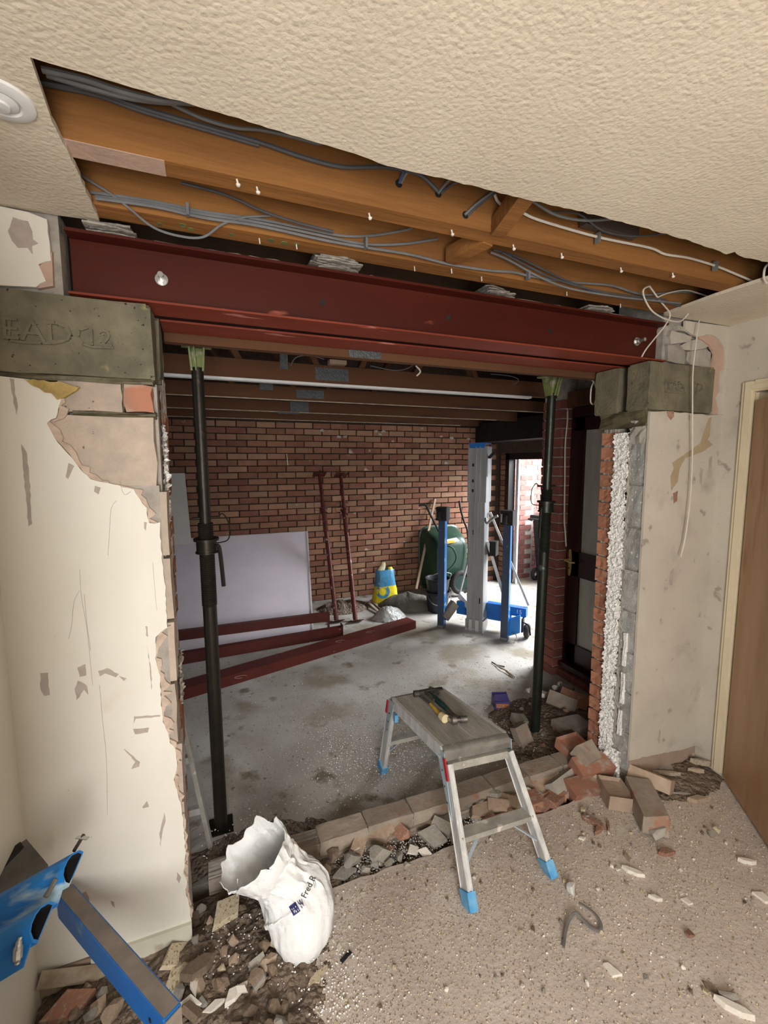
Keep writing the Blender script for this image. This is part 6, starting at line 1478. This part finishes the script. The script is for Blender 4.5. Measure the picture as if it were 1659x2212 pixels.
# the two channels: open-ended trays side by side
def channel(E_top, E_bot, back, L, label_, face_h):
    """E_top/E_bot: two mouth corners; runs back along -ax"""
    ax_ = (E_top-back).normalized()
    return ax_
def tray(name, T, Bq, dirv, L, th=.004, depth=.045, mm='bluebright'):
    """mouth from T (far lip) to Bq (near lip); body goes along -dirv; flanges stand out along nrm"""
    w_ = (Bq-T); nrm = dirv.cross(w_).normalized()
    if nrm.z < 0: nrm = -nrm
    bm = new(); W = w_.length; wv = w_.normalized()
    prof = [(0,0),(.012,.022),(.026,.030),(W-.026,.030),(W-.012,.022),(W,0),(W,-depth*.4),(0,-depth*.4)]
    n_ = len(prof); q0 = [bm.verts.new(T+wv*u+nrm*h) for u, h in prof]; q1 = [bm.verts.new(T+wv*u+nrm*h-dirv*L) for u, h in prof]
    for i in range(n_): bm.faces.new((q0[i], q0[(i+1)%n_], q1[(i+1)%n_], q1[i]))
    cen = T+w_*.5+nrm*.005; q2 = [bm.verts.new(cen+(v.co-cen)*.84) for v in q0]; q3 = [bm.verts.new(v.co-dirv*(L*.8)) for v in q2]
    for i in range(n_): bm.faces.new((q0[i], q0[(i+1)%n_], q2[(i+1)%n_], q2[i])); bm.faces.new((q2[i], q2[(i+1)%n_], q3[(i+1)%n_], q3[i])).material_index = 1
    bm.faces.new(q3).material_index = 1
    return mk(name, bm, [M[mm], M['black']], t), nrm
zc_ = .70
T1, B1 = U(172,1836,'z',zc_+.02), U(140,1912,'z',zc_-.02)
T2, B2 = U(108,1946,'z',zc_), U(70,2036,'z',zc_-.04)
dv = (U(172,1836,'z',zc_+.02)-U(0,1932,'z',.655)).normalized()
c1, n1 = tray('upper_channel', T1, B1, dv, .21)
c2, n2 = tray('lower_channel', T2, B2, dv, .18)
for T, Bq, nn in ((T1, B1, n1), (T2, B2, n2)):
    bm = new(); a = Bq-dv*.004; q = [a, a+(Bq-T).normalized()*.03-Vector((0,0,.012)), a+(Bq-T).normalized()*.03-Vector((0,0,.012))-dv*.17, a-dv*.17]; slab(bm, q, .004); mk('side_flange', bm, M['bluebright'], t)
bm = new(); tube(bm, [U(181,1803,'z',zc_+.03), U(172,1818,'z',zc_+.025), U(160,1838,'z',zc_+.022)], .0045, 8); pn = mk('locking_pin', bm, M['tooldark'], t, smooth=True)
bm = new(); beam(bm, U(166,1808,'z',zc_+.03), U(190,1811,'z',zc_+.03), .010, .002); mk('pin_tab', bm, M['zinc'], pn)
bm = new(); tube(bm, [U(121,1898,'z',zc_+.03), U(112,1915,'z',zc_+.02), U(98,1938,'z',zc_+.012)], .0055, 8); mk('locking_pin', bm, M['strap'], t, smooth=True)
bm = new(); tube(bm, [U(44,2024,'z',zc_-.01), U(40,2040,'z',zc_-.02), U(38,2060,'z',zc_-.04), U(38,2080,'z',zc_-.06)], [.004,.006,.009,.009,.006], 8); mk('locking_pin', bm, M['zinc'], t, smooth=True)
p0 = U(0, 1945, 'z', .62); p1 = U(88, 1850, 'z', .62)
bm = new(); a, b, c, d_ = U(-15,1862,'z',.60), U(57,1812,'z',.60), U(104,1868,'z',.60), U(-10,1960,'z',.60); slab(bm, [a, b, c, d_], .05 if (b-a).cross(d_-a).z < 0 else -.05); mk('dark_box_section', bm, M['strap'], t)
bm = new(); a, b, c, d_ = U(-15,1862,'z',.601), U(44,1818,'z',.601), U(52,1830,'z',.601), U(-12,1895,'z',.601); slab(bm, [a, b, c, d_], .001); mk('opening', bm, M['black'], t)

bm = new(); box(bm, -.56, -.32, -1.10, -.86, .02, 2.1); bmesh.ops.bevel(bm, geom=bm.edges[:], offset=.006, segments=1); mk('added_shade_mast', bm, M['silver'], t)  # out of view; added to throw shade on the left wall
bm = new(); box(bm, -.56, -.30, -1.0, -.70, .02, .12); mk('base', bm, M['blue'], t)  # unseen base, added for more shade at the lower left
